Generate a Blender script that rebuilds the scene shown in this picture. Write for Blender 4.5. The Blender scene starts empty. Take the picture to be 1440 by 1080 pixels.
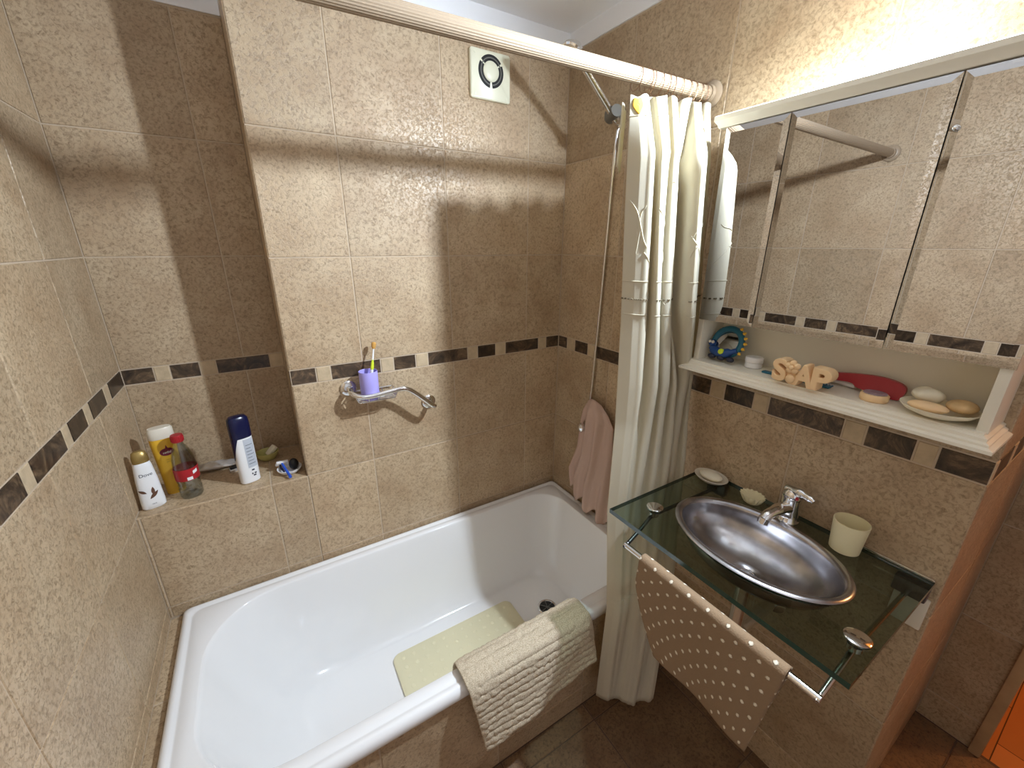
import bpy, bmesh, math, random
from mathutils import Vector, Matrix, noise as mnoise
random.seed(4)
PI=math.pi; sin=math.sin; cos=math.cos
S=bpy.context.scene; COL=S.collection
S.view_settings.view_transform='Standard'; S.view_settings.look='None'; S.view_settings.gamma=1.0; S.view_settings.use_curve_mapping=False
S.view_settings.exposure=0.0
S.cycles.max_bounces=14; S.cycles.diffuse_bounces=8; S.cycles.glossy_bounces=6; S.cycles.transparent_max_bounces=16; S.cycles.transmission_bounces=8

# ------------------------------------------------------------------ materials
def newmat(n):
    m=bpy.data.materials.new(n); m.use_nodes=True; nt=m.node_tree
    return m,nt,nt.nodes['Principled BSDF']
def nd(nt,t,**k):
    n=nt.nodes.new(t)
    for a,v in k.items():
        if a in n.inputs: n.inputs[a].default_value=v
        else: setattr(n,a,v)
    return n
def c4(c): return (c[0],c[1],c[2],1)
def mat(n,col,rough=.5,metal=0,bump=0,bscale=200,spec=.5,var=0,vscale=20,trans=0,ior=1.45,coat=0,sss=0):
    m,nt,b=newmat(n)
    b.inputs['Base Color'].default_value=c4(col); b.inputs['Roughness'].default_value=rough; b.inputs['Metallic'].default_value=metal
    b.inputs['Specular IOR Level'].default_value=spec; b.inputs['IOR'].default_value=ior
    b.inputs['Transmission Weight'].default_value=trans; b.inputs['Coat Weight'].default_value=coat
    if sss: b.inputs['Subsurface Weight'].default_value=sss; b.inputs['Subsurface Radius'].default_value=(.01,.008,.005)
    tc=nd(nt,'ShaderNodeTexCoord')
    if var:
        nz=nd(nt,'ShaderNodeTexNoise',Scale=vscale,Detail=5); nt.links.new(tc.outputs['Object'],nz.inputs['Vector'])
        r=nd(nt,'ShaderNodeValToRGB'); r.color_ramp.elements[0].position=.3; r.color_ramp.elements[1].position=.7
        r.color_ramp.elements[0].color=c4([x*(1-var) for x in col]); r.color_ramp.elements[1].color=c4([min(1,x*(1+var)) for x in col])
        nt.links.new(nz.outputs['Fac'],r.inputs['Fac']); nt.links.new(r.outputs['Color'],b.inputs['Base Color'])
    if bump:
        nz=nd(nt,'ShaderNodeTexNoise',Scale=bscale,Detail=3); nt.links.new(tc.outputs['Object'],nz.inputs['Vector'])
        bp=nd(nt,'ShaderNodeBump',Strength=bump,Distance=.002); nt.links.new(nz.outputs['Fac'],bp.inputs['Height']); nt.links.new(bp.outputs['Normal'],b.inputs['Normal'])
    return m
def tile_mat(n,c0,c1,dark,rough=.36):
    m,nt,b=newmat(n); L=nt.links.new
    tc=nd(nt,'ShaderNodeTexCoord'); geo=nd(nt,'ShaderNodeNewGeometry')
    off=nd(nt,'ShaderNodeVectorMath',operation='ADD'); sc=nd(nt,'ShaderNodeMath',operation='MULTIPLY'); sc.inputs[1].default_value=37.
    L(geo.outputs['Random Per Island'],sc.inputs[0]); L(tc.outputs['Object'],off.inputs[0]); L(sc.outputs[0],off.inputs[1])
    n1=nd(nt,'ShaderNodeTexNoise',Scale=7,Detail=6,Roughness=.65); L(off.outputs[0],n1.inputs['Vector'])
    r1=nd(nt,'ShaderNodeValToRGB'); r1.color_ramp.elements[0].position=.33; r1.color_ramp.elements[1].position=.68
    r1.color_ramp.elements[0].color=c4(c0); r1.color_ramp.elements[1].color=c4(c1); L(n1.outputs['Fac'],r1.inputs['Fac'])
    n2=nd(nt,'ShaderNodeTexNoise',Scale=120,Detail=8,Roughness=.72,Distortion=.7); L(off.outputs[0],n2.inputs['Vector'])
    r2=nd(nt,'ShaderNodeValToRGB'); r2.color_ramp.elements[0].position=.36; r2.color_ramp.elements[1].position=.53
    r2.color_ramp.elements[0].color=(1,1,1,1); r2.color_ramp.elements[1].color=(0,0,0,1); L(n2.outputs['Fac'],r2.inputs['Fac'])
    mx=nd(nt,'ShaderNodeMix',data_type='RGBA'); mx.inputs[7].default_value=c4(dark); L(r1.outputs['Color'],mx.inputs[6])
    mf=nd(nt,'ShaderNodeMath',operation='MULTIPLY'); mf.inputs[1].default_value=.85; L(r2.outputs['Color'],mf.inputs[0]); L(mf.outputs[0],mx.inputs[0])
    hv=nd(nt,'ShaderNodeHueSaturation'); L(mx.outputs[2],hv.inputs['Color'])
    mr=nd(nt,'ShaderNodeMapRange'); mr.inputs[3].default_value=.9; mr.inputs[4].default_value=1.1; L(geo.outputs['Random Per Island'],mr.inputs[0]); L(mr.outputs[0],hv.inputs['Value'])
    L(hv.outputs['Color'],b.inputs['Base Color']); b.inputs['Roughness'].default_value=rough
    n3=nd(nt,'ShaderNodeTexNoise',Scale=150,Detail=4,Roughness=.6); L(off.outputs[0],n3.inputs['Vector'])
    ad=nd(nt,'ShaderNodeMath',operation='SUBTRACT'); L(n3.outputs['Fac'],ad.inputs[0]); L(r2.outputs['Color'],ad.inputs[1])
    bp=nd(nt,'ShaderNodeBump',Strength=.35,Distance=.0018); L(ad.outputs[0],bp.inputs['Height']); L(bp.outputs['Normal'],b.inputs['Normal'])
    return m
def slate_mat(n):
    m,nt,b=newmat(n); L=nt.links.new
    tc=nd(nt,'ShaderNodeTexCoord'); geo=nd(nt,'ShaderNodeNewGeometry')
    sc=nd(nt,'ShaderNodeMath',operation='MULTIPLY'); sc.inputs[1].default_value=53.
    off=nd(nt,'ShaderNodeVectorMath',operation='ADD'); L(geo.outputs['Random Per Island'],sc.inputs[0]); L(tc.outputs['Object'],off.inputs[0]); L(sc.outputs[0],off.inputs[1])
    n1=nd(nt,'ShaderNodeTexNoise',Scale=14,Detail=7,Roughness=.7,Distortion=2.5); L(off.outputs[0],n1.inputs['Vector'])
    r=nd(nt,'ShaderNodeValToRGB'); e=r.color_ramp.elements; e[0].position=.3; e[0].color=(.012,.009,.008,1); e[1].position=.72; e[1].color=(.21,.135,.075,1)
    x=e.new(.5); x.color=(.062,.040,.024,1); L(n1.outputs['Fac'],r.inputs['Fac'])
    hv=nd(nt,'ShaderNodeHueSaturation'); mr=nd(nt,'ShaderNodeMapRange'); mr.inputs[3].default_value=.45; mr.inputs[4].default_value=1.5
    L(geo.outputs['Random Per Island'],mr.inputs[0]); L(mr.outputs[0],hv.inputs['Value']); L(r.outputs['Color'],hv.inputs['Color']); L(hv.outputs['Color'],b.inputs['Base Color'])
    b.inputs['Roughness'].default_value=.3
    bp=nd(nt,'ShaderNodeBump',Strength=.15,Distance=.002); L(n1.outputs['Fac'],bp.inputs['Height']); L(bp.outputs['Normal'],b.inputs['Normal'])
    return m
def clear_mat(n,tint,ior=1.45):
    m=bpy.data.materials.new(n); m.use_nodes=True; nt=m.node_tree; nt.nodes.clear(); L=nt.links.new
    o=nd(nt,'ShaderNodeOutputMaterial'); t=nd(nt,'ShaderNodeBsdfTransparent'); t.inputs[0].default_value=c4(tint)
    g=nd(nt,'ShaderNodeBsdfGlossy',Roughness=.02); f=nd(nt,'ShaderNodeFresnel'); ge=nd(nt,'ShaderNodeNewGeometry'); mr=nd(nt,'ShaderNodeMapRange'); mr.inputs[3].default_value=ior; mr.inputs[4].default_value=1/ior; L(ge.outputs['Backfacing'],mr.inputs[0]); L(mr.outputs[0],f.inputs['IOR']); mx=nd(nt,'ShaderNodeMixShader')
    L(f.outputs[0],mx.inputs[0]); L(t.outputs[0],mx.inputs[1]); L(g.outputs[0],mx.inputs[2]); L(mx.outputs[0],o.inputs['Surface']); return m
def cloth_mat(n,col,trans=.3,bump=.3,bscale=500):
    m,nt,b=newmat(n); L=nt.links.new
    b.inputs['Base Color'].default_value=c4(col); b.inputs['Roughness'].default_value=.85; b.inputs['Specular IOR Level'].default_value=.15
    o=nt.nodes['Material Output']; t=nd(nt,'ShaderNodeBsdfTranslucent'); t.inputs[0].default_value=(col[0]*1.02,col[1]*.96,col[2]*.78,1); mx=nd(nt,'ShaderNodeMixShader'); mx.inputs[0].default_value=trans
    L(b.outputs[0],mx.inputs[1]); L(t.outputs[0],mx.inputs[2]); L(mx.outputs[0],o.inputs['Surface'])
    tc=nd(nt,'ShaderNodeTexCoord'); nz=nd(nt,'ShaderNodeTexNoise',Scale=bscale,Detail=2); L(tc.outputs['Object'],nz.inputs['Vector'])
    bp=nd(nt,'ShaderNodeBump',Strength=bump,Distance=.001); L(nz.outputs['Fac'],bp.inputs['Height']); L(bp.outputs['Normal'],b.inputs['Normal']); return m
def terry_mat(n,c0,c1,scale=420):
    m,nt,b=newmat(n); L=nt.links.new
    tc=nd(nt,'ShaderNodeTexCoord'); nz=nd(nt,'ShaderNodeTexNoise',Scale=scale,Detail=3,Roughness=.7); L(tc.outputs['Object'],nz.inputs['Vector'])
    r=nd(nt,'ShaderNodeValToRGB'); r.color_ramp.elements[0].position=.35; r.color_ramp.elements[1].position=.62; r.color_ramp.elements[0].color=c4(c0); r.color_ramp.elements[1].color=c4(c1)
    L(nz.outputs['Fac'],r.inputs['Fac']); L(r.outputs['Color'],b.inputs['Base Color']); b.inputs['Roughness'].default_value=.95; b.inputs['Specular IOR Level'].default_value=.1
    bp=nd(nt,'ShaderNodeBump',Strength=.8,Distance=.003); L(nz.outputs['Fac'],bp.inputs['Height']); L(bp.outputs['Normal'],b.inputs['Normal']); return m
def dots_mat(n,base,dot):
    # staggered pale tufts on a UV lattice measured in metres
    m,nt,b=newmat(n); L=nt.links.new
    uv=nd(nt,'ShaderNodeUVMap'); 
    def lattice(ox,oy):
        ad=nd(nt,'ShaderNodeVectorMath',operation='ADD'); ad.inputs[1].default_value=(ox,oy,0); L(uv.outputs[0],ad.inputs[0])
        ml=nd(nt,'ShaderNodeVectorMath',operation='MULTIPLY'); ml.inputs[1].default_value=(1/.043,1/.035,1); L(ad.outputs[0],ml.inputs[0])
        fr=nd(nt,'ShaderNodeVectorMath',operation='FRACTION'); L(ml.outputs[0],fr.inputs[0])
        sb=nd(nt,'ShaderNodeVectorMath',operation='SUBTRACT'); sb.inputs[1].default_value=(.5,.5,0); L(fr.outputs[0],sb.inputs[0])
        m2=nd(nt,'ShaderNodeVectorMath',operation='MULTIPLY'); m2.inputs[1].default_value=(.043,.035,0); L(sb.outputs[0],m2.inputs[0])
        ln=nd(nt,'ShaderNodeVectorMath',operation='LENGTH'); L(m2.outputs[0],ln.inputs[0]); return ln.outputs['Value']
    mn=nd(nt,'ShaderNodeMath',operation='MINIMUM'); L(lattice(0,0),mn.inputs[0]); L(lattice(.0215,.0175),mn.inputs[1])
    nz=nd(nt,'ShaderNodeTexNoise',Scale=350,Detail=3); tc=nd(nt,'ShaderNodeTexCoord'); L(tc.outputs['Object'],nz.inputs['Vector'])
    ml=nd(nt,'ShaderNodeMath',operation='MULTIPLY_ADD'); ml.inputs[1].default_value=.004; L(nz.outputs['Fac'],ml.inputs[0]); L(mn.outputs[0],ml.inputs[2])
    mr=nd(nt,'ShaderNodeMapRange'); mr.inputs[1].default_value=.0064; mr.inputs[2].default_value=.0048; L(ml.outputs[0],mr.inputs[0])
    mx=nd(nt,'ShaderNodeMix',data_type='RGBA'); mx.inputs[6].default_value=c4(base); mx.inputs[7].default_value=c4(dot); L(mr.outputs[0],mx.inputs[0])
    L(mx.outputs[2],b.inputs['Base Color']); b.inputs['Roughness'].default_value=.95; b.inputs['Specular IOR Level'].default_value=.1
    ad=nd(nt,'ShaderNodeMath',operation='MULTIPLY_ADD'); ad.inputs[1].default_value=.5; L(nz.outputs['Fac'],ad.inputs[0]); L(mr.outputs[0],ad.inputs[2])
    bp=nd(nt,'ShaderNodeBump',Strength=.8,Distance=.003); L(ad.outputs[0],bp.inputs['Height']); L(bp.outputs['Normal'],b.inputs['Normal']); return m
def parquet_mat(n):
    m,nt,b=newmat(n); L=nt.links.new
    tc=nd(nt,'ShaderNodeTexCoord'); br=nd(nt,'ShaderNodeTexBrick'); br.inputs['Scale'].default_value=1.; br.inputs['Brick Width'].default_value=.4; br.inputs['Row Height'].default_value=.07
    br.inputs['Mortar Size'].default_value=.0015; br.inputs['Color1'].default_value=(.62,.25,.075,1); br.inputs['Color2'].default_value=(.50,.19,.05,1); br.inputs['Mortar'].default_value=(.08,.03,.01,1)
    L(tc.outputs['Object'],br.inputs['Vector']); L(br.outputs['Color'],b.inputs['Base Color']); b.inputs['Roughness'].default_value=.3; return m

M={}
M['tile']=tile_mat('beige_stone_tile',(.43,.302,.182),(.56,.432,.282),(.24,.162,.088))
M['floor_tile']=tile_mat('brown_floor_tile',(.17,.092,.045),(.27,.165,.085),(.08,.042,.02),.4)
M['grout']=mat('grout',(.52,.42,.31),.9,bump=.3,bscale=300)
M['floor_grout']=mat('floor_grout',(.13,.085,.06),.9)
M['slate']=slate_mat('slate_band')
M['light_band']=mat('light_band_tile',(.51,.395,.255),.45,var=.12,vscale=45,bump=.3,bscale=160)
M['plaster']=mat('white_plaster',(.88,.90,.94),.9,bump=.15,bscale=60)
M['enamel']=mat('white_enamel',(.84,.84,.84),.12,coat=.5)
M['chrome']=mat('chrome',(.82,.82,.82),.08,1)
M['steel']=mat('worn_steel',(.47,.46,.48),.25,1,bump=.16,bscale=40,var=.42,vscale=13)
M['copper']=mat('copper_wire',(.36,.22,.14),.3,1)
M['dark_metal']=mat('dark_metal',(.10,.10,.11),.3,.8)
M['mirror']=mat('mirror_glass',(.60,.59,.58),.0,1)
M['cream']=mat('cream_paint',(.78,.74,.63),.35)
M['cream_plastic']=mat('cream_plastic',(.80,.79,.62),.35)
M['rod']=mat('rod_plastic',(.36,.275,.19),.4)
M['curtain']=cloth_mat('curtain_fabric',(.76,.73,.62),.42)
M['stitch']=mat('openwork_stitch',(.16,.13,.08),.9)
M['pink']=cloth_mat('pink_gauze',(.74,.56,.48),.25,.8,220)
M['bathmat']=terry_mat('cream_tufts',(.40,.31,.21),(.74,.64,.48))
M['dots']=dots_mat('dotted_terry',(.27,.185,.115),(.80,.72,.58))
M['rubber']=mat('rubber_mat',(.74,.69,.47),.6,bump=.2,bscale=120)
M['glass']=clear_mat('glass_face',(.58,.65,.59),1.5)
M['glass_edge']=mat('glass_edge',(.012,.05,.04),.08,coat=1)
M['pet']=clear_mat('clear_plastic',(.86,.88,.88),1.75)
M['black']=mat('black_plastic',(.012,.012,.013),.35)
M['lilac']=mat('lilac_plastic',(.40,.36,.80),.4)
M['white']=mat('white_plastic',(.82,.82,.82),.35)
M['offwhite']=mat('pale_soap',(.80,.74,.58),.5,var=.06,vscale=40,sss=.1)
M['yellow']=mat('yellow_bottle_plastic',(.75,.44,.04),.35)
M['milky']=mat('milky_cap',(.72,.66,.55),.3)
M['red']=mat('red_plastic',(.38,.015,.022),.35)
M['maroon']=mat('maroon_print',(.16,.01,.03),.4)
M['gold']=mat('gold_cap',(.35,.24,.08),.35,.6)
M['brown']=mat('brown_print',(.13,.06,.035),.4)
M['ink']=mat('dark_ink',(.03,.03,.05),.5)
M['navy']=mat('navy_plastic',(.006,.008,.045),.25)
M['grey_label']=mat('grey_label',(.50,.53,.58),.4)
M['blue']=mat('blue_plastic',(.02,.09,.55),.35)
M['teal']=mat('teal_plastic',(.015,.13,.20),.4)
M['toyblue']=mat('dark_blue_plastic',(.012,.06,.22),.4)
M['foil']=mat('foil',(.62,.60,.58),.25,.6,bump=.6,bscale=40)
M['olive']=mat('olive_glaze',(.50,.47,.17),.3)
M['soap_yellow']=mat('butter_soap',(.82,.58,.33),.55,sss=.1)
M['soap_tan']=mat('tan_soap',(.55,.36,.17),.5,var=.15,vscale=50)
M['lime']=mat('lime_grip',(.60,.72,.03),.4)
M['bristle']=mat('amber_bristles',(.62,.33,.08),.6)
M['cup']=mat('ivory_cup',(.80,.73,.47),.35,sss=.1)
M['orange']=mat('yellow_stain',(.85,.52,.06),.7)
M['parquet']=parquet_mat('parquet')
M['hallwall']=mat('hall_wall',(.55,.36,.2),.8)
M['wood_trim']=mat('door_trim_paint',(.52,.36,.20),.5,var=.15,vscale=12)
M['greyplastic']=mat('grey_plastic',(.16,.155,.14),.45)
M['compact_top']=mat('purple_grey_lid',(.30,.24,.27),.25,var=.25,vscale=90)
def emis(n,c,s):
    m,nt,b=newmat(n); b.inputs['Emission Color'].default_value=c4(c); b.inputs['Emission Strength'].default_value=s; return m

# ------------------------------------------------------------------ mesh helpers
class MB:
    def __init__(s): s.bm=bmesh.new(); s.uv=None
    def quad(s,a,b,c,d,mi=0):
        f=s.bm.faces.new([s.bm.verts.new(p) for p in (a,b,c,d)]); f.material_index=mi; return f
    def box(s,lo,hi,mi=0,bev=0,seg=2):
        c=[(lo[i]+hi[i])/2 for i in range(3)]; d=[abs(hi[i]-lo[i]) for i in range(3)]
        r=bmesh.ops.create_cube(s.bm,size=1); vs=r['verts']
        for v in vs: v.co=Vector((c[0]+v.co.x*d[0],c[1]+v.co.y*d[1],c[2]+v.co.z*d[2]))
        fs=set(f for v in vs for f in v.link_faces)
        for f in fs: f.material_index=mi
        if bev:
            es=list(set(e for v in vs for e in v.link_edges))
            r=bmesh.ops.bevel(s.bm,geom=es,offset=bev,segments=seg,affect='EDGES',profile=.5)
            for f in r['faces']: f.material_index=mi
        return s
    def grid(s,fn,nu,nv,cu=False,cv=False,mi=0,uvfn=None):
        g=[[s.bm.verts.new(fn(i/(nu if cu else nu-1),j/(nv if cv else nv-1))) for j in range(nv)] for i in range(nu)]
        uvl=None
        if uvfn: uvl=s.bm.loops.layers.uv.verify()
        for i in range(nu if cu else nu-1):
            for j in range(nv if cv else nv-1):
                i2=(i+1)%nu;j2=(j+1)%nv
                f=s.bm.faces.new((g[i][j],g[i2][j],g[i2][j2],g[i][j2])); f.material_index=mi
                if uvl:
                    for l,(a,b) in zip(f.loops,((i,j),(i+1,j),(i+1,j+1),(i,j+1))): l[uvl].uv=uvfn(a/(nu-1),b/(nv-1))
        return g
    def rings(s,rs,close_a=True,close_b=True,mi=0):
        vv=[[s.bm.verts.new(p) for p in r] for r in rs]; n=len(vv[0])
        for a,b in zip(vv[:-1],vv[1:]):
            for k in range(n):
                f=s.bm.faces.new((a[k],a[(k+1)%n],b[(k+1)%n],b[k])); f.material_index=mi
        if close_a: f=s.bm.faces.new(vv[0][::-1]); f.material_index=mi
        if close_b: f=s.bm.faces.new(vv[-1]); f.material_index=mi
        return s
    def lathe(s,prof,c=(0,0,0),axis='z',n=32,mi=0,sx=1,sy=1,ca=True,cb=True,rot=None):
        rs=[]
        for r,h in prof:
            ring=[]
            for k in range(n):
                a=2*PI*k/n; p=Vector((r*sx*cos(a),r*sy*sin(a),h))
                if axis=='x': p=Vector((p.z,p.x,p.y))
                elif axis=='y': p=Vector((p.y,p.z,p.x)) 
                if rot: p=rot@p
                ring.append(p+Vector(c))
            rs.append(ring)
        return s.rings(rs,ca,cb,mi)
    def tube(s,pts,r,n=10,closed=False,mi=0,sub=0):
        pts=[Vector(p) for p in pts]
        if sub: pts=smooth_path(pts,sub,closed)
        m=len(pts); rr=r if isinstance(r,(list,tuple)) else None
        if not rr: rr=[r]*m
        elif len(rr)!=m: rr=[rr[min(len(rr)-1,int(i/(m-1)*(len(rr)-1)+.5))] for i in range(m)]
        T0=None; rs=[]
        for i in range(m):
            a=pts[(i-1)%m] if (closed or i>0) else pts[i]; b=pts[(i+1)%m] if (closed or i<m-1) else pts[i]
            t=(b-a).normalized()
            if T0 is None:
                u=t.orthogonal().normalized()
            else: u=(u-t*u.dot(t)).normalized()
            T0=t; w=t.cross(u)
            rs.append([pts[i]+rr[i]*(cos(2*PI*k/n)*u+sin(2*PI*k/n)*w) for k in range(n)])
        if closed:
            rs.append(rs[0]); vv=[[s.bm.verts.new(p) for p in r_] for r_ in rs[:-1]]; vv.append(vv[0])
            # best rotational alignment at the seam
            for a,b in zip(vv[:-1],vv[1:]):
                sh=min(range(n),key=lambda q:(a[0].co-b[q].co).length)
                for k in range(n):
                    f=s.bm.faces.new((a[k],a[(k+1)%n],b[(k+1+sh)%n],b[(k+sh)%n])); f.material_index=mi
            return s
        return s.rings(rs,True,True,mi)
    def ball(s,c,r,n=16,m=10,sx=1,sy=1,sz=1,mi=0):
        prof=[(max(1e-5,r*sin(PI*j/m)),-r*cos(PI*j/m)*sz) for j in range(m+1)]
        prof[0]=(r*.02,prof[0][1]); prof[-1]=(r*.02,prof[-1][1])
        return s.lathe(prof,c,'z',n,mi,sx,sy)
    def prism(s,outline,fn,h0,h1,mi=0,bev=0):
        s.rings([[fn(x,y,h0) for x,y in outline],[fn(x,y,h1) for x,y in outline]],True,True,mi); return s
    def build(s,name,mats,parent=None,origin=None,smooth=True,local=False,auto=40,mods=()):
        bmesh.ops.recalc_face_normals(s.bm,faces=s.bm.faces)
        me=bpy.data.meshes.new(name)
        o=bpy.data.objects.new(name,me); COL.objects.link(o)
        base=Vector((0,0,0))
        if parent is not None:
            if not local: base=wloc(parent)
            o.parent=parent
        elif origin is not None: base=Vector(origin); o.location=base
        if base.length>0: bmesh.ops.translate(s.bm,verts=s.bm.verts,vec=-base)
        if smooth:
            for f in s.bm.faces: f.smooth=True
            for e in s.bm.edges:
                if len(e.link_faces)==2 and e.calc_face_angle(0)>math.radians(auto): e.smooth=False
        s.bm.to_mesh(me); s.bm.free()
        for m in (mats if isinstance(mats,(list,tuple)) else [mats]): me.materials.append(M[m] if isinstance(m,str) else m)
        for t,k in mods:
            md=o.modifiers.new(t.lower(),t)
            for a,v in k.items(): setattr(md,a,v)
        return o
def wloc(o):
    v=Vector((0,0,0))
    while o is not None: v+=o.location; o=o.parent
    return v
def smooth_path(p,sub,closed=False):
    out=[]; n=len(p)
    for i in range(n if closed else n-1):
        p0=p[(i-1)%n] if (closed or i>0) else p[i]; p1=p[i]; p2=p[(i+1)%n]; p3=p[(i+2)%n] if (closed or i+2<n) else p[(i+1)%n]
        for k in range(sub):
            t=k/sub; out.append(.5*((2*p1)+(p2-p0)*t+(2*p0-5*p1+4*p2-p3)*t*t+(3*p1-p0-3*p2+p3)*t**3))
    if not closed: out.append(p[-1])
    return out
def tag(o,label=None,cat=None,group=None,kind=None):
    if label: o['label']=label
    if cat: o['category']=cat
    if group: o['group']=group
    if kind: o['kind']=kind
    return o
def thing(name,loc,label,cat,rz=0,group=None):
    o=bpy.data.objects.new(name,None); COL.objects.link(o); o.location=loc; o.rotation_euler=(0,0,rz); o.empty_display_size=.02
    return tag(o,label,cat,group)
def struct(o): o['kind']='structure'; return o
def copy_tree(o,parent=None):
    c=o.copy(); COL.objects.link(c)
    if parent: c.parent=parent
    for ch in list(o.children): copy_tree(ch,c)
    return c
def text_mesh(mb,s,size,fn,extrude=0.0,offset=0,bev=0,mi=0,shear=0):
    cu=bpy.data.curves.new('t','FONT'); cu.body=s; cu.size=size; cu.align_x='CENTER'; cu.align_y='CENTER'; cu.extrude=extrude; cu.offset=offset; cu.bevel_depth=bev; cu.bevel_resolution=2; cu.shear=shear; cu.resolution_u=4
    o=bpy.data.objects.new('t',cu); COL.objects.link(o)
    dg=bpy.context.evaluated_depsgraph_get(); me=o.evaluated_get(dg).to_mesh()
    vs=[mb.bm.verts.new(fn(*v.co)) for v in me.vertices]
    for p in me.polygons:
        try: f=mb.bm.faces.new([vs[i] for i in p.vertices]); f.material_index=mi
        except ValueError: pass
    o.evaluated_get(dg).to_mesh_clear(); bpy.data.objects.remove(o); bpy.data.curves.remove(cu)
def lerp(a,b,t): return a+(b-a)*t
def pw(tab,x):
    for (x0,y0),(x1,y1) in zip(tab[:-1],tab[1:]):
        if (x-x0)*(x-x1)<=0:
            t=(x-x0)/(x1-x0); return lerp(y0,y1,t)
    return tab[0][1] if abs(x-tab[0][0])<abs(x-tab[-1][0]) else tab[-1][1]

# ------------------------------------------------------------------ camera
cam=bpy.data.cameras.new('camera'); co=bpy.data.objects.new('camera',cam); COL.objects.link(co); S.camera=co
yaw,pitch,roll=0.5509,-0.3284,0.0031
F=Vector((sin(yaw)*cos(pitch),cos(yaw)*cos(pitch),sin(pitch))); Rr=Vector((cos(yaw),-sin(yaw),0)); U=Rr.cross(F)
r2=cos(roll)*Rr+sin(roll)*U; u2=-sin(roll)*Rr+cos(roll)*U
co.matrix_world=Matrix(((r2.x,u2.x,-F.x,.403),(r2.y,u2.y,-F.y,-1.394),(r2.z,u2.z,-F.z,1.517),(0,0,0,1)))
cam.sensor_width=36; cam.lens=573.9*36/1440; cam.clip_start=.02

# ------------------------------------------------------------------ room
W=1.499; H=2.22; E0=.4464; ND=.273; YE=-1.297; X2=2.10; YF=-2.05
Z1,Z2,BT,BB,Z4=1.81,1.48,1.1445,1.0945,.772
ROWS=[2.16,Z1,Z2,BT,BB,Z4,.442,.112,0]
GR=.0016; TH=.0018
def tile_face(mb,P,u0,u1,v0,v1,mi):
    if u1-u0<.004 or v1-v0<.004: return
    g=GR; b=.0014
    a=[P(u0+g,v0+g,-.0002),P(u1-g,v0+g,-.0002),P(u1-g,v1-g,-.0002),P(u0+g,v1-g,-.0002)]
    t=[P(u0+g+b,v0+g+b,TH),P(u1-g-b,v0+g+b,TH),P(u1-g-b,v1-g-b,TH),P(u0+g+b,v1-g-b,TH)]
    A=[mb.bm.verts.new(p) for p in a]; B=[mb.bm.verts.new(p) for p in t]
    for k in range(4):
        f=mb.bm.faces.new((A[k],A[(k+1)%4],B[(k+1)%4],B[k])); f.material_index=mi
    f=mb.bm.faces.new(B); f.material_index=mi
def tiled(mb,P,u0,u1,v0,v1,us,rows,band=None):
    us=sorted([u for u in us if u0<u<u1]+[u0,u1]); rw=sorted([r for r in rows if v0<r<v1]+[v0,v1])
    for a,b in zip(rw[:-1],rw[1:]):
        if band and abs(a-BB)<1e-6 and abs(b-BT)<1e-6:
            xs=sorted([x for x in band if u0<x[0]<u1]); xs=[(u0,xs[0][1]^1)]+xs if xs and xs[0][0]>u0+1e-6 else xs
            for i,(x,k) in enumerate(xs):
                e=xs[i+1][0] if i+1<len(xs) else u1
                if k: tile_face(mb,P,x,e,a,b,1)
                else:
                    w=(e-x)
                    tile_face(mb,P,x,e,a,b,2)
        else:
            for c,d in zip(us[:-1],us[1:]): tile_face(mb,P,c,d,a,b,0)
WM=['tile','slate','light_band','grout','plaster']
def bandseq(vals,first):
    return [(v,(first+i)%2) for i,v in enumerate(vals)]
# back wall: projecting part, alcove, ledge
mb=MB()
mb.box((E0+.001,.0018,0),(W+.05,.40,H),3); mb.box((-.05,ND+.0018,0),(E0+.002,.40,H),3); mb.box((-.05,.0018,0),(E0+.002,ND+.003,Z4-.0018),3)
VX=[.338-.33,.338,.668,.998,1.328]
PB=lambda u,v,h:(u,.0018-h,v)
mband=bandseq([.448,.522,.566,.727,.772,.852,.898,1.059,1.102,1.182,1.228,1.391,1.432],1)
tiled(mb,PB,E0,W,.40,2.16,VX,ROWS,mband)
tiled(mb,PB,0,E0,.40,Z4,VX,ROWS)
tiled(mb,lambda u,v,h:(u,ND+.0018-h,v),0,E0,Z4,2.13,[.325],ROWS,bandseq([0,.078,.119,.198,.243,.402],1))
tiled(mb,lambda u,v,h:(E0+.001-h,u,v),0,ND,Z4,2.13,[.2],ROWS,bandseq([.01,.12,.16],0))
tiled(mb,lambda u,v,h:(u,v,Z4-.0018+h),0,E0,0,ND,[.338],[])
mb.box((E0,-.004,2.163),(W,.003,H),4); mb.box((0,ND-.003,2.133),(E0,ND+.003,H),4); mb.box((E0-.003,-.004,2.133),(E0+.003,ND,H),4)
struct(mb.build('wall_back',WM,smooth=False))
# left wall
mb=MB(); mb.box((-.05,YF-.05,0),(-.0018,ND+.05,H),3)
lband=[]
pairs=[(.134,.273),(-.039,.085),(-.184,-.093+.012),(-.38,-.222),(-.52,-.42),(-.72,-.56),(-.85,-.76),(-1.05,-.89),(-1.18,-1.09),(-1.38,-1.22),(-1.51,-1.42),(-1.71,-1.55),(-1.84,-1.75)]
for a,b in sorted(pairs): lband+=[(a,1),(b,0)]
lband=[x for x in lband if x[0]<.27]
tiled(mb,lambda u,v,h:(-.0018+h,u,v),YF,ND,0,2.16,[-.33*k for k in range(-0,7)]+[.0],ROWS,lband)
mb.box((-.003,YF,2.163),(.004,ND,H),4)
struct(mb.build('wall_left',WM,smooth=False))
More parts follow.
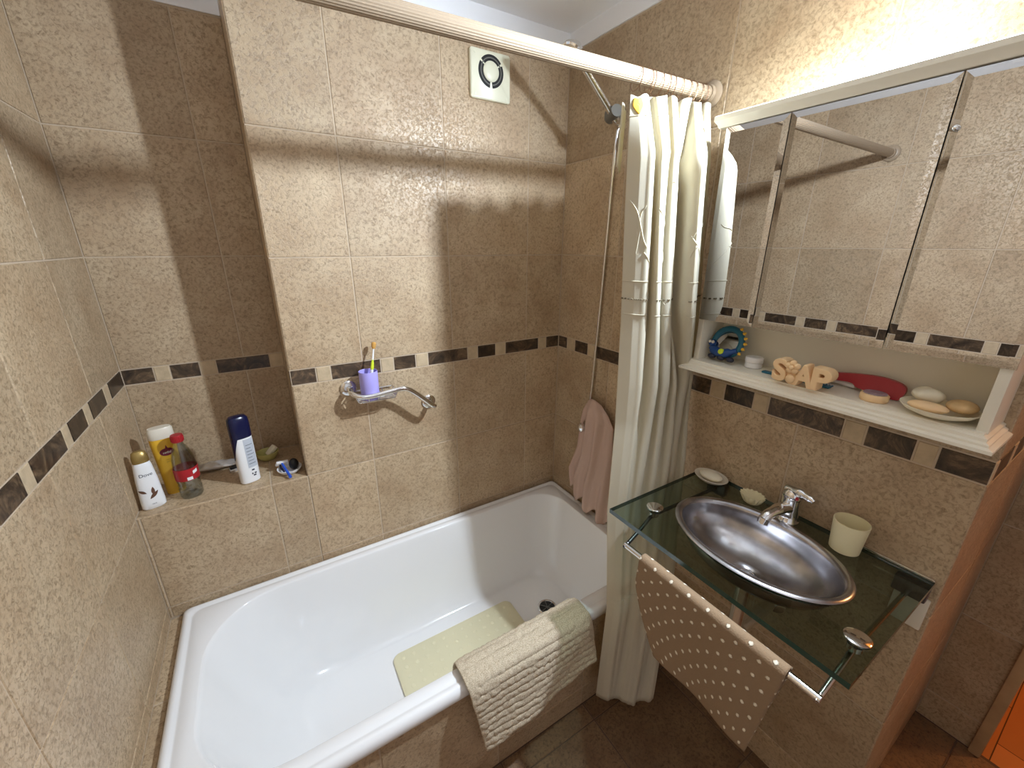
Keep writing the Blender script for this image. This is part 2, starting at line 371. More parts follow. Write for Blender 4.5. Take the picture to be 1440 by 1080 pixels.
# right wall with its outer return
mb=MB(); mb.box((W+.0018,YE+.0018,0),(X2+.01,.05,H),3)
rb=[]
for a,b in sorted([(-.058,0),(-.189,-.11),(-.343-.05,-.243),(-.53,-.45),(-.62,-.57),(-.731,-.661),(-.857,-.774),(-1.063,-.896),(-1.188,-1.105),(-1.297,-1.222)]): rb+=[(a,1),(b,0)]
tiled(mb,lambda u,v,h:(W+.0018-h,u,v),YE,0,0,2.16,[-.313,-.643,-.973],ROWS,rb)
tiled(mb,lambda u,v,h:(u,YE+.0018-h,v),W,X2,0,2.16,[1.83],ROWS,[(W+.03,1),(W+.14,0),(W+.18,1),(W+.27,0),(W+.31,1),(W+.47,0),(W+.51,1)])
mb.box((W-.004,YE-.004,2.163),(W+.003,0,H),4)
struct(mb.build('wall_right',WM,smooth=False))
# doorway side, far right
mb=MB(); mb.box((X2+.0018,-1.43,0),(X2+.10,YE+.02,H),3); mb.box((X2+.0018,YF-.05,2.02),(X2+.1,-1.43,H),3)
tiled(mb,lambda u,v,h:(X2+.0018-h,u,v),-1.43,YE,0,2.16,[],ROWS)
struct(mb.build('wall_doorway',WM,smooth=False))
mb=MB(); mb.box((X2-.015,-1.452,0),(X2+.075,-1.425,2.04),0,.004); mb.box((X2-.015,YF,1.99),(X2+.075,-1.452,2.04),0,.004)
struct(mb.build('trim_1',['wood_trim']))
mb=MB(); mb.box((-.05,YF-.06,0),(X2+.1,YF,H),0); struct(mb.build('wall_front',['plaster'],smooth=False))
mb=MB(); mb.box((-.06,YF-.06,H),(X2+.11,.40,H+.05),0); struct(mb.build('ceiling',['plaster'],smooth=False))
mb=MB(); mb.box((-.05,YF-.05,-.05),(X2+.01,.05,-.0018),1)
tiled(mb,lambda u,v,h:(u,v,-.0018+h),0,X2,YF,-.68,[.145+.33*k for k in range(7)],[-.74-.33*k for k in range(5)])
struct(mb.build('floor',['floor_tile','floor_grout'],smooth=False))
mb=MB(); mb.box((X2+.01,-3.2,-.05),(4.2,-.4,-.002)); struct(mb.build('floor_hall',['parquet'],smooth=False))
mb=MB(); mb.box((4.2,-3.2,0),(4.25,-.4,2.5)); mb.box((X2+.1,-.4,0),(4.2,-.35,2.5)); mb.box((X2+.05,-3.25,0),(4.2,-3.2,2.5)); mb.box((X2+.1,-3.2,2.5),(4.2,-.4,2.55)); mb.box((X2+.1,-3.2,0),(X2+.12,YF-.05,2.5)); mb.box((X2+.101,-1.40,0),(X2+.12,-.4,2.5))
struct(mb.build('wall_hall',['hallwall'],smooth=False))
# bath apron and narrow tiled ledge
mb=MB(); mb.box((0,-.678,0),(W,-.642,.385),3); tiled(mb,lambda u,v,h:(u,-.678-h,v),0,W,0,.385,[.145,.471,.798,1.128],[.085])
mb.box((0,-.642,0),(.034,0,.396),3); tiled(mb,lambda u,v,h:(u,v,.396+h),0,.033,-.68,0,[],[-.3])
struct(mb.build('wall_apron',WM,smooth=False))

# ------------------------------------------------------------------ bathtub
def rrect(x0,x1,y0,y1,rs,z,n=10,me=9):
    # corners in order: (x1,y1),(x0,y1),(x0,y0),(x1,y0); evenly matched point counts
    P=[]; C=[(x1,y1,0,rs[0]),(x0,y1,PI/2,rs[1]),(x0,y0,PI,rs[2]),(x1,y0,1.5*PI,rs[3])]
    sg=[(-1,-1),(1,-1),(1,1),(-1,1)]
    arcs=[]
    for (cx,cy,a0,r),(sx,sy) in zip(C,sg):
        arcs.append([(cx+sx*r+r*cos(a0+PI/2*k/n),cy+sy*r+r*sin(a0+PI/2*k/n)) for k in range(n+1)])
    for i in range(4):
        P+=arcs[i]; a=arcs[i][-1]; b=arcs[(i+1)%4][0]
        P+=[(lerp(a[0],b[0],k/(me+1)),lerp(a[1],b[1],k/(me+1))) for k in range(1,me+1)]
    return [Vector((x,y,z)) for x,y in P]
tub=thing('bathtub',(.77,-.345,0),'white enamel bathtub set between the tiled walls, with a rubber mat inside','bathtub')
mb=MB(); rs=[]
X0,X1,Y0,Y1=.035,1.497,-.692,-.001
for off,z in ((.004,.386),(0,.392),(0,.408),(.004,.418),(.012,.424),(.021,.4245),(.026,.4205),(.031,.4205),(.035,.423)):
    r=.014+off*.5; rs.append(rrect(X0+off,X1-off,Y0+off,Y1-off,[r,r,r,r],z))
top=(.10,1.432,-.632,-.058); bot=(.36,1.335,-.515,-.165)
for k,(i,z) in enumerate(((0,.423),(.012,.4215),(.025,.416),(.04,.405),(.10,.36),(.22,.27),(.38,.18),(.55,.115),(.72,.08),(.88,.063),(1,.058))):
    a=[lerp(top[j],bot[j],i) for j in range(4)]
    rl=lerp(.20,.12,i); rr_=lerp(.12,.10,i); rs.append(rrect(*a,[rr_,rl,rl,rr_],z))
rs.append(rrect(.6,1.2,-.37,-.31,[.02]*4,.055))
mb.rings(rs,False,True)
# underside skirt
shell=mb.build('tub_shell',['enamel'],tub,auto=50)
dr=mb=MB(); mb.lathe([(.040,.000),(.041,.003),(.037,.0055),(.033,.0045),(.031,.001)],(1.233,-.335,.057),n=36)
d=mb.build('drain',['chrome'],tub); 
mb=MB(); mb.lathe([(.0315,0),(.0315,.0025)],(1.233,-.335,.0575),n=28)
g=mb.build('drain_grate',['black'],d)
for k in range(3):
    mb=MB(); a=k*PI/3+.2; mb.tube([(1.233-.031*cos(a),-.335-.031*sin(a),.0612+.0004*k),(1.233+.031*cos(a),-.335+.031*sin(a),.0612+.0004*k)],.0017,6); mb.build('strainer_bar',['greyplastic'],d)
# rubber mat
mb=MB(); mx0,mx1,my0,my1=.605,1.11,-.545,-.215
mb.rings([rrect(mx0,mx1,my0,my1,[.03]*4,.0585),rrect(mx0,mx1,my0,my1,[.03]*4,.064),rrect(mx0+.003,mx1-.003,my0+.003,my1-.003,[.028]*4,.0665)],True,True)
for i in range(12):
    for j in range(8):
        mb.lathe([(.008,0),(.0075,.0005),(.005,.0008)],(mx0+.035+i*.0395,my0+.03+j*.0385,.0662),n=10,ca=False)
tag(mb.build('bath_mat',['rubber'],None,(.86,-.38,.0585)),'pale yellow rubber anti-slip mat lying on the bottom of the bathtub','mat')

# cream tufted towel mat over the rim
def rimmat():
    path=[(-.612,.372),(-.618,.40),(-.628,.428),(-.645,.437),(-.675,.437),(-.695,.432),(-.706,.415),(-.712,.38),(-.716,.33),(-.722,.27),(-.728,.20)]
    pts=smooth_path([Vector((0,a,b)) for a,b in path],6); cum=[0]
    for a,b in zip(pts[:-1],pts[1:]): cum.append(cum[-1]+(b-a).length)
    Lt=cum[-1]
    def at(d):
        for i in range(len(cum)-1):
            if cum[i+1]>=d-1e-9:
                t=(d-cum[i])/(cum[i+1]-cum[i]); q=pts[i].lerp(pts[i+1],t); tn=(pts[i+1]-pts[i]).normalized(); return q,Vector((0,tn.z,-tn.y))
        q=pts[-1]; return q,Vector((0,-1,0))
    def fn(u,v):
        ln=Lt-lerp(.0,.07,u**1.3)+.004*sin(u*19)
        d=v*ln; q,nr=at(d)
        if nr.y>0 and q.z<.42 and q.y<-.65: nr=-nr
        sk=max(0,(.437-q.z))if q.y<-.65 else 0
        x=lerp(.695,1.112,u)+sk*lerp(.16,.10,u)
        rib=abs(sin(d*PI/.0235))**.6
        fold=.006*sin(u*9+d*14)*(sk*4)
        nz=mnoise.noise(Vector((x*95,d*95,0)))*.0032
        edge=min(1,min(u,1-u)*30,min(v,1-v)*22+.3)
        p=q+nr*((.004*rib+nz)*edge+max(fold,-.004)+.003)
        p.x=x+mnoise.noise(Vector((d*30,u*3,5)))*.002
        return p
    mb=MB(); mb.grid(fn,130,120)
    o=mb.build('bath_towel',['bathmat'],None,(.9,-.66,.437),mods=[('SOLIDIFY',dict(thickness=.006,offset=1))])
    tag(o,'cream ribbed terry mat draped over the front rim of the bathtub','towel mat')
rimmat()

# ------------------------------------------------------------------ curtain rod, rings, curtain
def rod_at(x): return Vector((x,-.6,lerp(1.858,1.889,x/1.499)))
rt=thing('curtain_rod',(0.75,-.6,1.873),'beige ribbed shower curtain rod spanning above the bathtub','curtain rod')
mb=MB(); rs=[]
ax=(rod_at(1.49)-rod_at(.01)).normalized(); uz=Vector((-ax.z,0,ax.x))
for x in (.008,1.491):
    c=rod_at(x); rs.append([c+(.0155+(.0007 if k%2 else 0))*(cos(2*PI*k/48)*uz+sin(2*PI*k/48)*Vector((0,1,0))) for k in range(48)])
mb.rings(rs); mb.build('rod_tube',['rod'],rt,smooth=False)
for x,s in ((0,1),(1.499,-1)):
    mb=MB(); c=rod_at(x); mb.lathe([(.031,.001*s),(.031,.006*s),(.027,.010*s),(.020,.012*s),(.019,.022*s)],tuple(c),'x',28); mb.build('flange',['rod'],rt)
def curtL(z): return pw([(1.86,1.205),(1.59,1.214),(1.33,1.227),(1.03,1.217),(.77,1.182),(.47,1.154),(.08,1.128)],z),pw([(1.86,-.6),(1.33,-.612),(1.03,-.635),(.77,-.668),(.47,-.728),(.08,-.742)],z)
def curtR(z): return pw([(1.86,1.484),(1.33,1.482),(1.06,1.482),(.85,1.47),(.55,1.40),(.08,1.292)],z),pw([(1.86,-.6),(1.33,-.645),(1.06,-.655),(.85,-.69),(.55,-.765),(.08,-.832)],z)
NF=5.5
BOW=[(0,0),(.05,-.030),(.11,-.047),(.3,-.058),(.6,-.055),(.85,-.040),(1,-.022)]
def curt(u,z):
    xl,yl=curtL(z); xr,yr=curtR(z)
    k=pw([(2,.25),(1.845,.3),(1.72,1),(1.15,1),(.95,.75),(.6,.45),(0,.35)],z)
    flat=pw([(0,0),(.09,.12),(.2,1),(.9,1),(1,.4)],u)
    amp=pw([(2,.016),(1.84,.017),(1.4,.021),(.9,.020),(.5,.009),(.15,.003),(0,.002)],z)*flat
    a=2*PI*NF*max(0,u-.10)/.90; a2=2*PI*2.2*u
    ph=.5*sin(z*1.7+1.1)+.25*sin(z*4.1)
    w=pw([(1.4,0),(.55,1),(0,1)],z)
    px=lerp(xl,xr,u)+.007*sin(2*a+ph*2)*flat*(1-.85*w)
    py=lerp(yl,yr,u)+k*pw(BOW,u)-amp*(1-.55*w)*cos(a+ph)-.009*w*sin(a2+.6)*min(1,u*6)*min(1,(1-u)*6)+.004*sin(1.6*a+z*6)*flat*(1-w)
    k2=pw([(2,0),(1.86,0),(1.79,.45),(1.70,1),(1.5,1),(1.36,.95),(1.27,.6),(1.15,.2),(.98,0),(0,0)],z)
    keep=pw([(0,1),(.52,1),(.64,.15),(1,.3)],u)
    px+=k2*pw([(0,0),(.15,-.008),(.3,-.028),(.5,-.042),(.60,-.046),(.66,-.066),(.71,-.086),(.755,-.100),(.80,-.075),(.88,-.030),(1,0)],u)
    py0=lerp(yl,yr,u)+k*pw(BOW,u)
    py=lerp(py,py0+(py-py0)*keep,k2)+k2*pw([(0,0),(.55,0),(.63,.028),(.67,.022),(.71,-.024),(.755,-.076),(.80,-.058),(.88,-.018),(1,0)],u)
    return Vector((px,py,z))
ZT=1.847
def zbot(u): return .112+.010*sin(u*5+1)-.01*u
def ztop(u): 
    return ZT+.009*u*2-.006*(1-cos(2*PI*10*u))*.5-.004
ct=thing('shower_curtain',(1.35,-.62,.115),'cream fabric shower curtain gathered at the right end of the rod','shower curtain')
mb=MB(); mb.grid(lambda u,v:curt(u,lerp(zbot(u),ztop(u),v)),260,110)
mb.build('curtain_panel',['curtain'],ct,mods=[('SOLIDIFY',dict(thickness=.0012,offset=0))])
# openwork line and hem seams
def seam(z,rad,off=.0016,u0=0,u1=1,n=200):
    pts=[]
    for i in range(n+1):
        u=lerp(u0,u1,i/n); p=curt(u,z); d=(curt(min(1,u+.002),z)-curt(max(0,u-.002),z)); nr=Vector((d.y,-d.x,0)).normalized()
        if nr.y>0: nr=-nr
        pts.append(p+nr*off)
    return pts
mb=MB(); k=0
pts=seam(1.385,.001,.0016,0,1,150)
for i in range(0,150,1):
    if i%2==0: mb.tube([pts[i],pts[i+1]],.0019,6)
tag(mb.build('openwork_band',['stitch'],ct),'dark row of drawn-thread openwork across the cream cloth')
for z in (1.80,.50,1.43,1.345):
    mb=MB(); mb.tube(seam(z,.001,.0008),.0011,6); mb.build('hem_seam',['curtain'],ct)
for bu,bz in [(.02,1.62),(.10,1.50),(.16,1.70),(.25,1.60),(.33,1.48),(.42,1.66),(.52,1.54),(.60,1.72),(.70,1.58),(.80,1.47),(.88,1.66)]:
    def branch(u0,z0,du,dz,n=10,rad=.0011):
        pts=[]
        for i in range(n+1):
            t=i/n; u=min(.995,max(.003,u0+du*t)); z=z0+dz*t+.008*sin(t*5)
            p=curt(u,z); d=(curt(min(1,u+.002),z)-curt(max(0,u-.002),z)); nr=Vector((d.y,-d.x,0)).normalized()
            if nr.y>0: nr=-nr
            pts.append(p+nr*.0012)
        mb.tube(pts,rad,6)
    mb=MB(); branch(bu,bz,.09,-.10); branch(bu+.045,bz-.05,.035,.045,6,.0009); branch(bu+.06,bz-.065,-.03,-.05,6,.0009)
    mb.build('embroidered_branch',['curtain'],ct)
mb=MB(); mb.grid(lambda u,v:Vector((lerp(1.206,1.232,u)+.004*v,-.572+.01*u-.003*sin(u*6),lerp(1.70,1.836,v)-.012*u)),10,14)
mb.build('curtain_corner',['curtain'],ct,mods=[('SOLIDIFY',dict(thickness=.0012,offset=0))])
mb=MB(); mb.grid(lambda u,v:curt(.050+.036*(.02+.98*v)*cos(2*PI*u),1.822+.016*(.02+.98*v)*sin(2*PI*u)*(1+.25*sin(6*PI*u)))+Vector((-.0012,-.0016,0)),28,6,cu=True)
tag(mb.build('stain',['orange'],ct,mods=[('SOLIDIFY',dict(thickness=.0005,offset=0))]),'orange-yellow stain at the top left corner')
# rings
c0=rod_at(1.254)
rg=thing('curtain_ring',tuple(c0),'thin metal ring on the curtain rod, holding up the shower curtain','curtain ring',group='rings on the curtain rod')
mb=MB(); mb.tube([(c0.x+.003*cos(2*PI*k/20),c0.y+.0205*sin(2*PI*k/20),c0.z-.006+.0245*cos(2*PI*k/20)) for k in range(20)],.0011,6,closed=True); mb.build('ring_wire',['copper'],rg)
for x in (1.222,1.268,1.292,1.318,1.338,1.364,1.390,1.412,1.436,1.460):
    r=copy_tree(rg); r.location=rod_at(x); r.rotation_euler=(0,0,random.uniform(-.25,.25))

# ------------------------------------------------------------------ extractor fan
fan=thing('extractor_fan',(1.168,0,2.036),'square cream extractor fan vent high on the back wall','extractor fan')
fx,fz=1.168,2.036
mb=MB(); mb.rings([[Vector((p.x,y,p.y)) for p in rrect(fx-.073+o,fx+.073-o,fz-.068+o,fz+.068-o,[.008]*4,0,4,3)] for y,o in ((0,0),(-.010,0),(-.013,.003))]); mb.build('fan_plate',['cream_plastic'],fan)
mb=MB()
def arc_ring(r0,r1,a0,a1,y0,y1,n=20):
    rs=[]
    for k in range(n+1):
        a=lerp(a0,a1,k/n); cs,sn=cos(a),sin(a)
        rs.append([Vector((fx+r*cs,y,fz+.012+r*sn)) for r,y in ((r0,y0),(r1,y0),(r1,y1),(r0,y1))])
    mb.rings(rs)
D=math.radians
for a0,a1 in ((-84,28),(36,140),(148,264)): arc_ring(.029,.046,D(a0),D(a1),-.0125,-.0136)
mb.build('vent_slot',['black'],fan,auto=30)
mb=MB()
arc_ring(.0355,.0385,D(-82),D(262),-.0130,-.0150,50); mb.build('vent_rib',['greyplastic'],fan)
mb=MB(); mb.lathe([(.0285,-.012),(.0285,-.015),(.024,-.018),(.012,-.0195),(.002,-.0198)],(fx,0,fz+.012),'y',36); mb.build('centre_cap',['cream_plastic'],fan)
for sx,sz in ((-.058,-.055),(.058,-.055),(-.058,.056),(.058,.056)):
    mb=MB(); mb.lathe([(.004,-.012),(.004,-.0142),(.002,-.0146)],(fx+sx,0,fz+sz),'y',12); mb.build('screw',['cream_plastic'],fan)

# ------------------------------------------------------------------ hand shower
sh=thing('hand_shower',(1.499,-.262,1.92),'chrome hand shower clipped on the right wall behind the curtain rod','hand shower')
mb=MB(); mb.lathe([(.021,-.0005),(.021,-.008),(.014,-.013),(.014,-.045)],(1.499,-.262,1.915),'x',24)
hd=Vector((1.308,-.281,2.035)); hb=Vector((1.462,-.277,1.912)); dirn=(hd-hb).normalized()
mb.tube([hb-Vector((0,.0,0))+Vector((.012,.026,-.004)),hb+Vector((-.008,-.026,.004))],.018,20); mb.build('holder',['greyplastic'],sh)
mb=MB(); mb.tube([hb-dirn*.035,hb-dirn*.01,hb+dirn*.06,hb+dirn*.13,hb+dirn*.165,hd+Vector((-.012,0,.006))],[.010,.0125,.0120,.0115,.0125,.013],16,sub=4); mb.build('handle',['chrome'],sh)
mb=MB(); q=Vector((-.62,-.05,-.78)).normalized().to_track_quat('Z','Y').to_matrix()
mb.lathe([(.008,-.020),(.026,-.014),(.034,-.004),(.035,.006),(.031,.010),(.006,.010)],tuple(hd+Vector((-.02,0,.004))),'z',28,rot=q); mb.build('shower_head',['chrome'],sh)
mb=MB(); mb.tube([hb-dirn*.030,hb-dirn*.042+Vector((.002,0,-.006)),(1.490,-.272,1.83),(1.490,-.262,1.5),(1.490,-.250,1.2),(1.488,-.243,1.0),(1.486,-.240,.90)],.0052,10,sub=8); mb.build('hose',['chrome'],sh)

# tub mixer tap under the cloth, and the cloth
tp=thing('bath_tap',(1.499,-.262,.815),'round chrome bath tap knob poking through the pink cloth on the right wall','tap')
mb=MB(); mb.lathe([(.028,-.001),(.028,-.007),(.012,-.010),(.011,-.050)],(1.499,-.255,.818),'x',24); mb.build('tap_body',['chrome'],tp)
mb=MB(); mb.lathe([(.011,0),(.016,-.006),(.019,-.016),(.017,-.026),(.009,-.031),(.001,-.032)],(1.447,-.258,.820),'x',20); mb.build('knob',['chrome'],tp)
def pinkf(u,v):
    z=lerp(.925,lerp(.485,.43,u)+.02*sin(u*20),v)
    t=v
    # half wrap around the tap
    a=lerp(-PI*.42,PI*.42,u)
    cyL=pw([(0,-.245),(.10,-.225),(.5,-.205),(.78,-.160),(1,-.170)],v); cyR=pw([(0,-.315),(.06,-.365),(.14,-.40),(.5,-.405),(1,-.41)],v)
    y=lerp(cyL,cyR,u)
    x=1.478-.042*cos(a)*pw([(0,.3),(.06,.8),(.14,1.0),(.5,.9),(1,.75)],v)
    x+=-.008*sin(u*21+v*3)*min(1,v*5)-.005*sin(u*37+v*9)*v
    return Vector((min(x,1.489),y,z+.010*sin(u*PI)*(1-v)*1.5))
mb=MB(); mb.grid(pinkf,70,70)
# leave the gap where the knob shows
dl=[f for f in mb.bm.faces if ((f.calc_center_median().y+.258)**2+(f.calc_center_median().z-.820)**2)**.5<.020]
bmesh.ops.delete(mb.bm,geom=dl,context='FACES')
tag(mb.build('washcloth',['pink'],None,(1.46,-.25,.9),mods=[('SOLIDIFY',dict(thickness=.003,offset=0))]),'dusty pink gauze cloth hanging over the bath tap','cloth')

# ------------------------------------------------------------------ grab bar with soap basket
gb=thing('soap_rack',(.72,0,1.04),'chrome wall bar with wire soap basket below the tile band','soap rack')
for x,z in ((.612,1.060),(.888,.957)):
    mb=MB(); mb.lathe([(.026,0),(.026,-.006),(.021,-.010),(.012,-.012)],(x,0,z),'y',28); mb.build('wall_flange',['chrome'],gb)
mb=MB(); mb.tube([(.612,-.006,1.060),(.612,-.03,1.060),(.614,-.055,1.054),(.635,-.074,1.046),(.67,-.078,1.044),(.73,-.08,1.050),(.772,-.08,1.052),(.80,-.08,1.040),(.84,-.08,1.004),(.872,-.078,.972),(.886,-.07,.962),(.888,-.045,.957),(.888,-.006,.957)],.0088,14,sub=6); mb.build('bar',['chrome'],gb)
mb=MB(); bz=1.046
def wire(p,r=.0022,cl=False): mb.tube(p,r,8,closed=cl)
lo=rrect(.628,.752,-.074,-.012,[.012]*4,bz-.022,4,4); hi=rrect(.622,.758,-.078,-.008,[.014]*4,bz,4,4)
wire(lo,.0022,True); wire(hi,.0026,True)
for k in range(6):
    y=-.066+.0098*k; wire([(.620,y,bz),(.628,y,bz-.02),(.634,y,bz-.022),(.746,y,bz-.022),(.752,y,bz-.02),(.759,y,bz)],.0018)
for x in (.66,.69,.72): wire([(x,-.079,bz),(x,-.074,bz-.02),(x,-.068,bz-.022),(x,-.018,bz-.022),(x,-.012,bz-.02),(x,-.008,bz)],.0018)
mb.build('wire_basket',['chrome'],gb)
cx_,cy_,cz_=.672,-.046,bz-.0195
mb=MB(); mb.lathe([(.0275,0),(.0295,.003),(.0300,.094),(.0295,.0955),(.0282,.0945),(.0278,.006),(.002,.005)],(cx_,cy_,cz_),n=36)
tag(mb.build('toothbrush_cup',['lilac'],None,(cx_,cy_,cz_)),'lilac plastic tumbler standing in the wire soap basket','cup')
tb=thing('toothbrush',(.680,-.045,cz_+.006),'white and lime toothbrush with amber bristles in the lilac tumbler','toothbrush')
b0=Vector((.668,-.055,cz_+.0075)); b1=Vector((.705,-.030,1.212)); dv=b1-b0
mb=MB(); mb.tube([b0+dv*t for t in (0,.3,.5)],[.004,.005,.005],10); mb.build('grip_lower',['white'],tb)
mb=MB(); mb.tube([b0+dv*t for t in (.5,.56,.62,.68)],[.0048,.0056,.005,.0036],10,sub=2); mb.build('grip',['lime'],tb)
mb=MB(); mb.tube([b0+dv*t for t in (.68,.8,.9)],[.0034,.0028,.003],10); mb.build('neck',['white'],tb)
mb=MB(); mb.tube([b0+dv*t for t in (.88,.92,.98,1.0)],[.0045,.0072,.0075,.004],12); mb.build('brush_head',['bristle'],tb)

# ------------------------------------------------------------------ things on the alcove ledge
ZS=Z4+.0002
def oval_bottle(prof,n=40,p=2.4):
    # prof: (half width, half depth, height); superellipse sections
    rs=[]
    for a,b,h in prof:
        ring=[]
        for k in range(n):
            t=2*PI*k/n; c,s=cos(t),sin(t)
            ring.append(Vector((a*math.copysign(abs(c)**(2/p),c),b*math.copysign(abs(s)**(2/p),s),h)))
        rs.append(ring)
    return rs
def face_y(x,a,b,p=2.4): return -b*max(0,1-abs(x/a)**p)**(1/p)
# white bottle
t=thing('shampoo_bottle',(.036,.052,ZS),'white bottle with gold slanted cap, leftmost on the alcove ledge','bottle',rz=.32)
prof=[(.024,.013,0),(.028,.0165,.004),(.0285,.017,.02),(.0255,.0165,.09),(.0215,.0155,.135),(.0195,.0145,.146),(.017,.013,.149)]
mb=MB(); mb.rings(oval_bottle(prof)); mb.build('bottle_body',['white'],t,local=True)
mb=MB(); mb.rings(oval_bottle([(.0185,.0135,.1492),(.0195,.0145,.151),(.019,.014,.166),(.016,.010,.180),(.011,.006,.184)])); mb.build('cap',['gold'],t,local=True)
def onface(x,z,off=.0004):
    a=pw([(p[2],p[0]) for p in prof],z); b=pw([(p[2],p[1]) for p in prof],z); return Vector((x,face_y(x,a,b)-off,z))
mb=MB(); text_mesh(mb,'Dove',.014,lambda x,y,z:onface(x,.112+y)); 
mb.build('brand_print',['ink'],t,local=True,smooth=False)
mb=MB()
for ang,ln,wd,ox,oz in ((.75,.030,.010,-.006,.035),(1.5,.026,.008,.004,.045),(2.5,.02,.008,-.01,.055)):
    c,s=cos(ang),sin(ang); fr=[]
    for k in range(9):
        q=k/8; w=wd*.5*sin(PI*q)+.0002; fr.append((ox+c*ln*q-s*w,oz+s*ln*q+c*w,ox+c*ln*q+s*w,oz+s*ln*q-c*w))
    mb.grid(lambda u,v:onface(lerp(fr[int(u*8+.5)][0],fr[int(u*8+.5)][2],v),lerp(fr[int(u*8+.5)][1],fr[int(u*8+.5)][3],v)),9,3)
mb.build('leaf_print',['brown'],t,local=True)
mb=MB(); text_mesh(mb,'care',.006,lambda x,y,z:onface(x,.018+y)); mb.build('small_print',['ink'],t,local=True,smooth=False)
# yellow bottle
t=thing('conditioner_bottle',(.082,.118,ZS),'yellow bottle with pale top and dark red logo behind the clear bottle','bottle',rz=.25)
py=[(.021,.014,0),(.024,.016,.003),(.0255,.0175,.04),(.029,.019,.12),(.0315,.0195,.175),(.031,.019,.188)]
mb=MB(); mb.rings(oval_bottle(py)); mb.build('bottle_body',['yellow'],t,local=True)
mb=MB(); mb.rings(oval_bottle([(.0305,.0185,.1882),(.0315,.0195,.192),(.031,.019,.215),(.027,.016,.222),(.01,.006,.223)])); mb.build('cap',['milky'],t,local=True)
def onY(x,z,off=.0005):
    a=pw([(p[2],p[0]) for p in py],z); b=pw([(p[2],p[1]) for p in py],z); return Vector((x,face_y(x,a,b)-off,z))
mb=MB()
mb.grid(lambda u,v:onY((.0015+.0135*v)*cos(2*PI*u)*1.15+.002,.146+(.001+.0115*v)*sin(2*PI*u)),28,5,cu=True)
mb.grid(lambda u,v:onY(.003+lerp(-.004,.004,v)*(1-u),.155+.014*u),6,3)
mb.build('logo_print',['maroon'],t,local=True)
mb=MB(); text_mesh(mb,'sedal',.0105,lambda x,y,z:onY(x+.002,.1445+y,.0011)); mb.build('brand_print',['milky'],t,local=True,smooth=False)
mb=MB(); text_mesh(mb,'crema',.0055,lambda x,y,z:onY(x+.002,.121+y,.0008)); mb.build('small_print',['gold'],t,local=True,smooth=False); mb=MB(); text_mesh(mb,'peinar',.0055,lambda x,y,z:onY(x+.002,.114+y,.0008)); mb.build('small_print',['gold'],t,local=True,smooth=False)
# clear bottle
t=thing('water_bottle',(.126,.070,ZS),'small clear plastic bottle with red cap and red label on the ledge','bottle')
pc=[(.020,.004),(.027,0),(.0295,.006),(.030,.03),(.0275,.036),(.0295,.042),(.0275,.048),(.030,.055),(.0305,.06),(.0305,.10),(.030,.105),(.028,.13),(.022,.155),(.014,.172),(.0115,.178),(.0115,.186)]
mb=MB(); mb.lathe(pc,n=36,cb=False); mb.build('bottle_body',['pet'],t,local=True,mods=[('SOLIDIFY',dict(thickness=.002,offset=-1))])
mb=MB(); mb.lathe([(.0308,.062),(.0311,.064),(.0311,.098),(.0308,.10)],n=36,ca=False,cb=False); mb.build('label_sleeve',['red'],t,local=True)
mb=MB(); mb.grid(lambda u,v:Vector((.0316*sin(lerp(.1,.55,u)),-.0316*cos(lerp(.1,.55,u)),lerp(.064,.074,v))),8,3); mb.grid(lambda u,v:Vector((.0316*sin(lerp(.65,1.1,u)),-.0316*cos(lerp(.65,1.1,u)),lerp(.080,.090,v)+.004*u)),8,3); mb.build('label_print',['white'],t,local=True)
mb=MB(); mb.lathe([(.0145,.184),(.0155,.186),(.0155,.203),(.0145,.206),(.003,.2065)],n=36); 
for k in range(24):
    a=2*PI*k/24; mb.box((.0155*cos(a)-.0007,.0155*sin(a)-.0007,.187),(.0155*cos(a)+.0007,.0155*sin(a)+.0007,.202))
mb.build('cap',['red'],t,local=True)
# spray deodorant
t=thing('deodorant_can',(.282,.068,ZS),'white bottle with tall navy blue cap on the alcove ledge','bottle',rz=.35)
pd=[(.025,.017,0),(.0285,.020,.003),(.029,.0205,.06),(.029,.0205,.12),(.0285,.020,.165),(.027,.019,.172)]
mb=MB(); mb.rings(oval_bottle(pd,40,2.6)); mb.build('bottle_body',['white'],t,local=True)
def onD(x,z,off=.0005):
    a=pw([(p[2],p[0]) for p in pd],min(z,.172)); b=pw([(p[2],p[1]) for p in pd],min(z,.172)); return Vector((x,face_y(x,a,b,2.6)-off,z))
mb=MB(); rs=oval_bottle([(.0285,.0205,.160),(.0298,.0215,.163),(.0298,.0215,.21),(.0285,.0205,.224),(.023,.0165,.231),(.008,.006,.233)],40,2.6); mb.rings(rs); 
# navy tongue running down the left side of the can
mb.grid(lambda u,v:(lambda a,z:Vector((.0296*math.copysign(abs(cos(a))**(2/2.6),cos(a)),.0211*math.copysign(abs(sin(a))**(2/2.6),sin(a)),z)))(PI+lerp(-.5,1.15-1.1*v,u),lerp(.165,.085,v)),12,10)
mb.build('cap',['navy'],t,local=True)
mb=MB(); mb.grid(lambda u,v:onD(lerp(-.004,.024,u),lerp(.055,.155,v)),10,8); mb.build('panel_print',['grey_label'],t,local=True)
mb=MB()
for z,x0,x1 in ((.043,.004,.012),(.030,.002,.006),(.030,.010,.016),(.023,.006,.014)): mb.grid(lambda u,v:onD(lerp(x0,x1,u),lerp(z,z+.005,v),.0007),4,3)
for k in range(7): mb.grid(lambda u,v:onD(lerp(.0,.020-.003*(k%3),u),lerp(.068+.011*k,.0695+.011*k,v),.0009),6,2)
mb.build('small_print',['ink'],t,local=True)
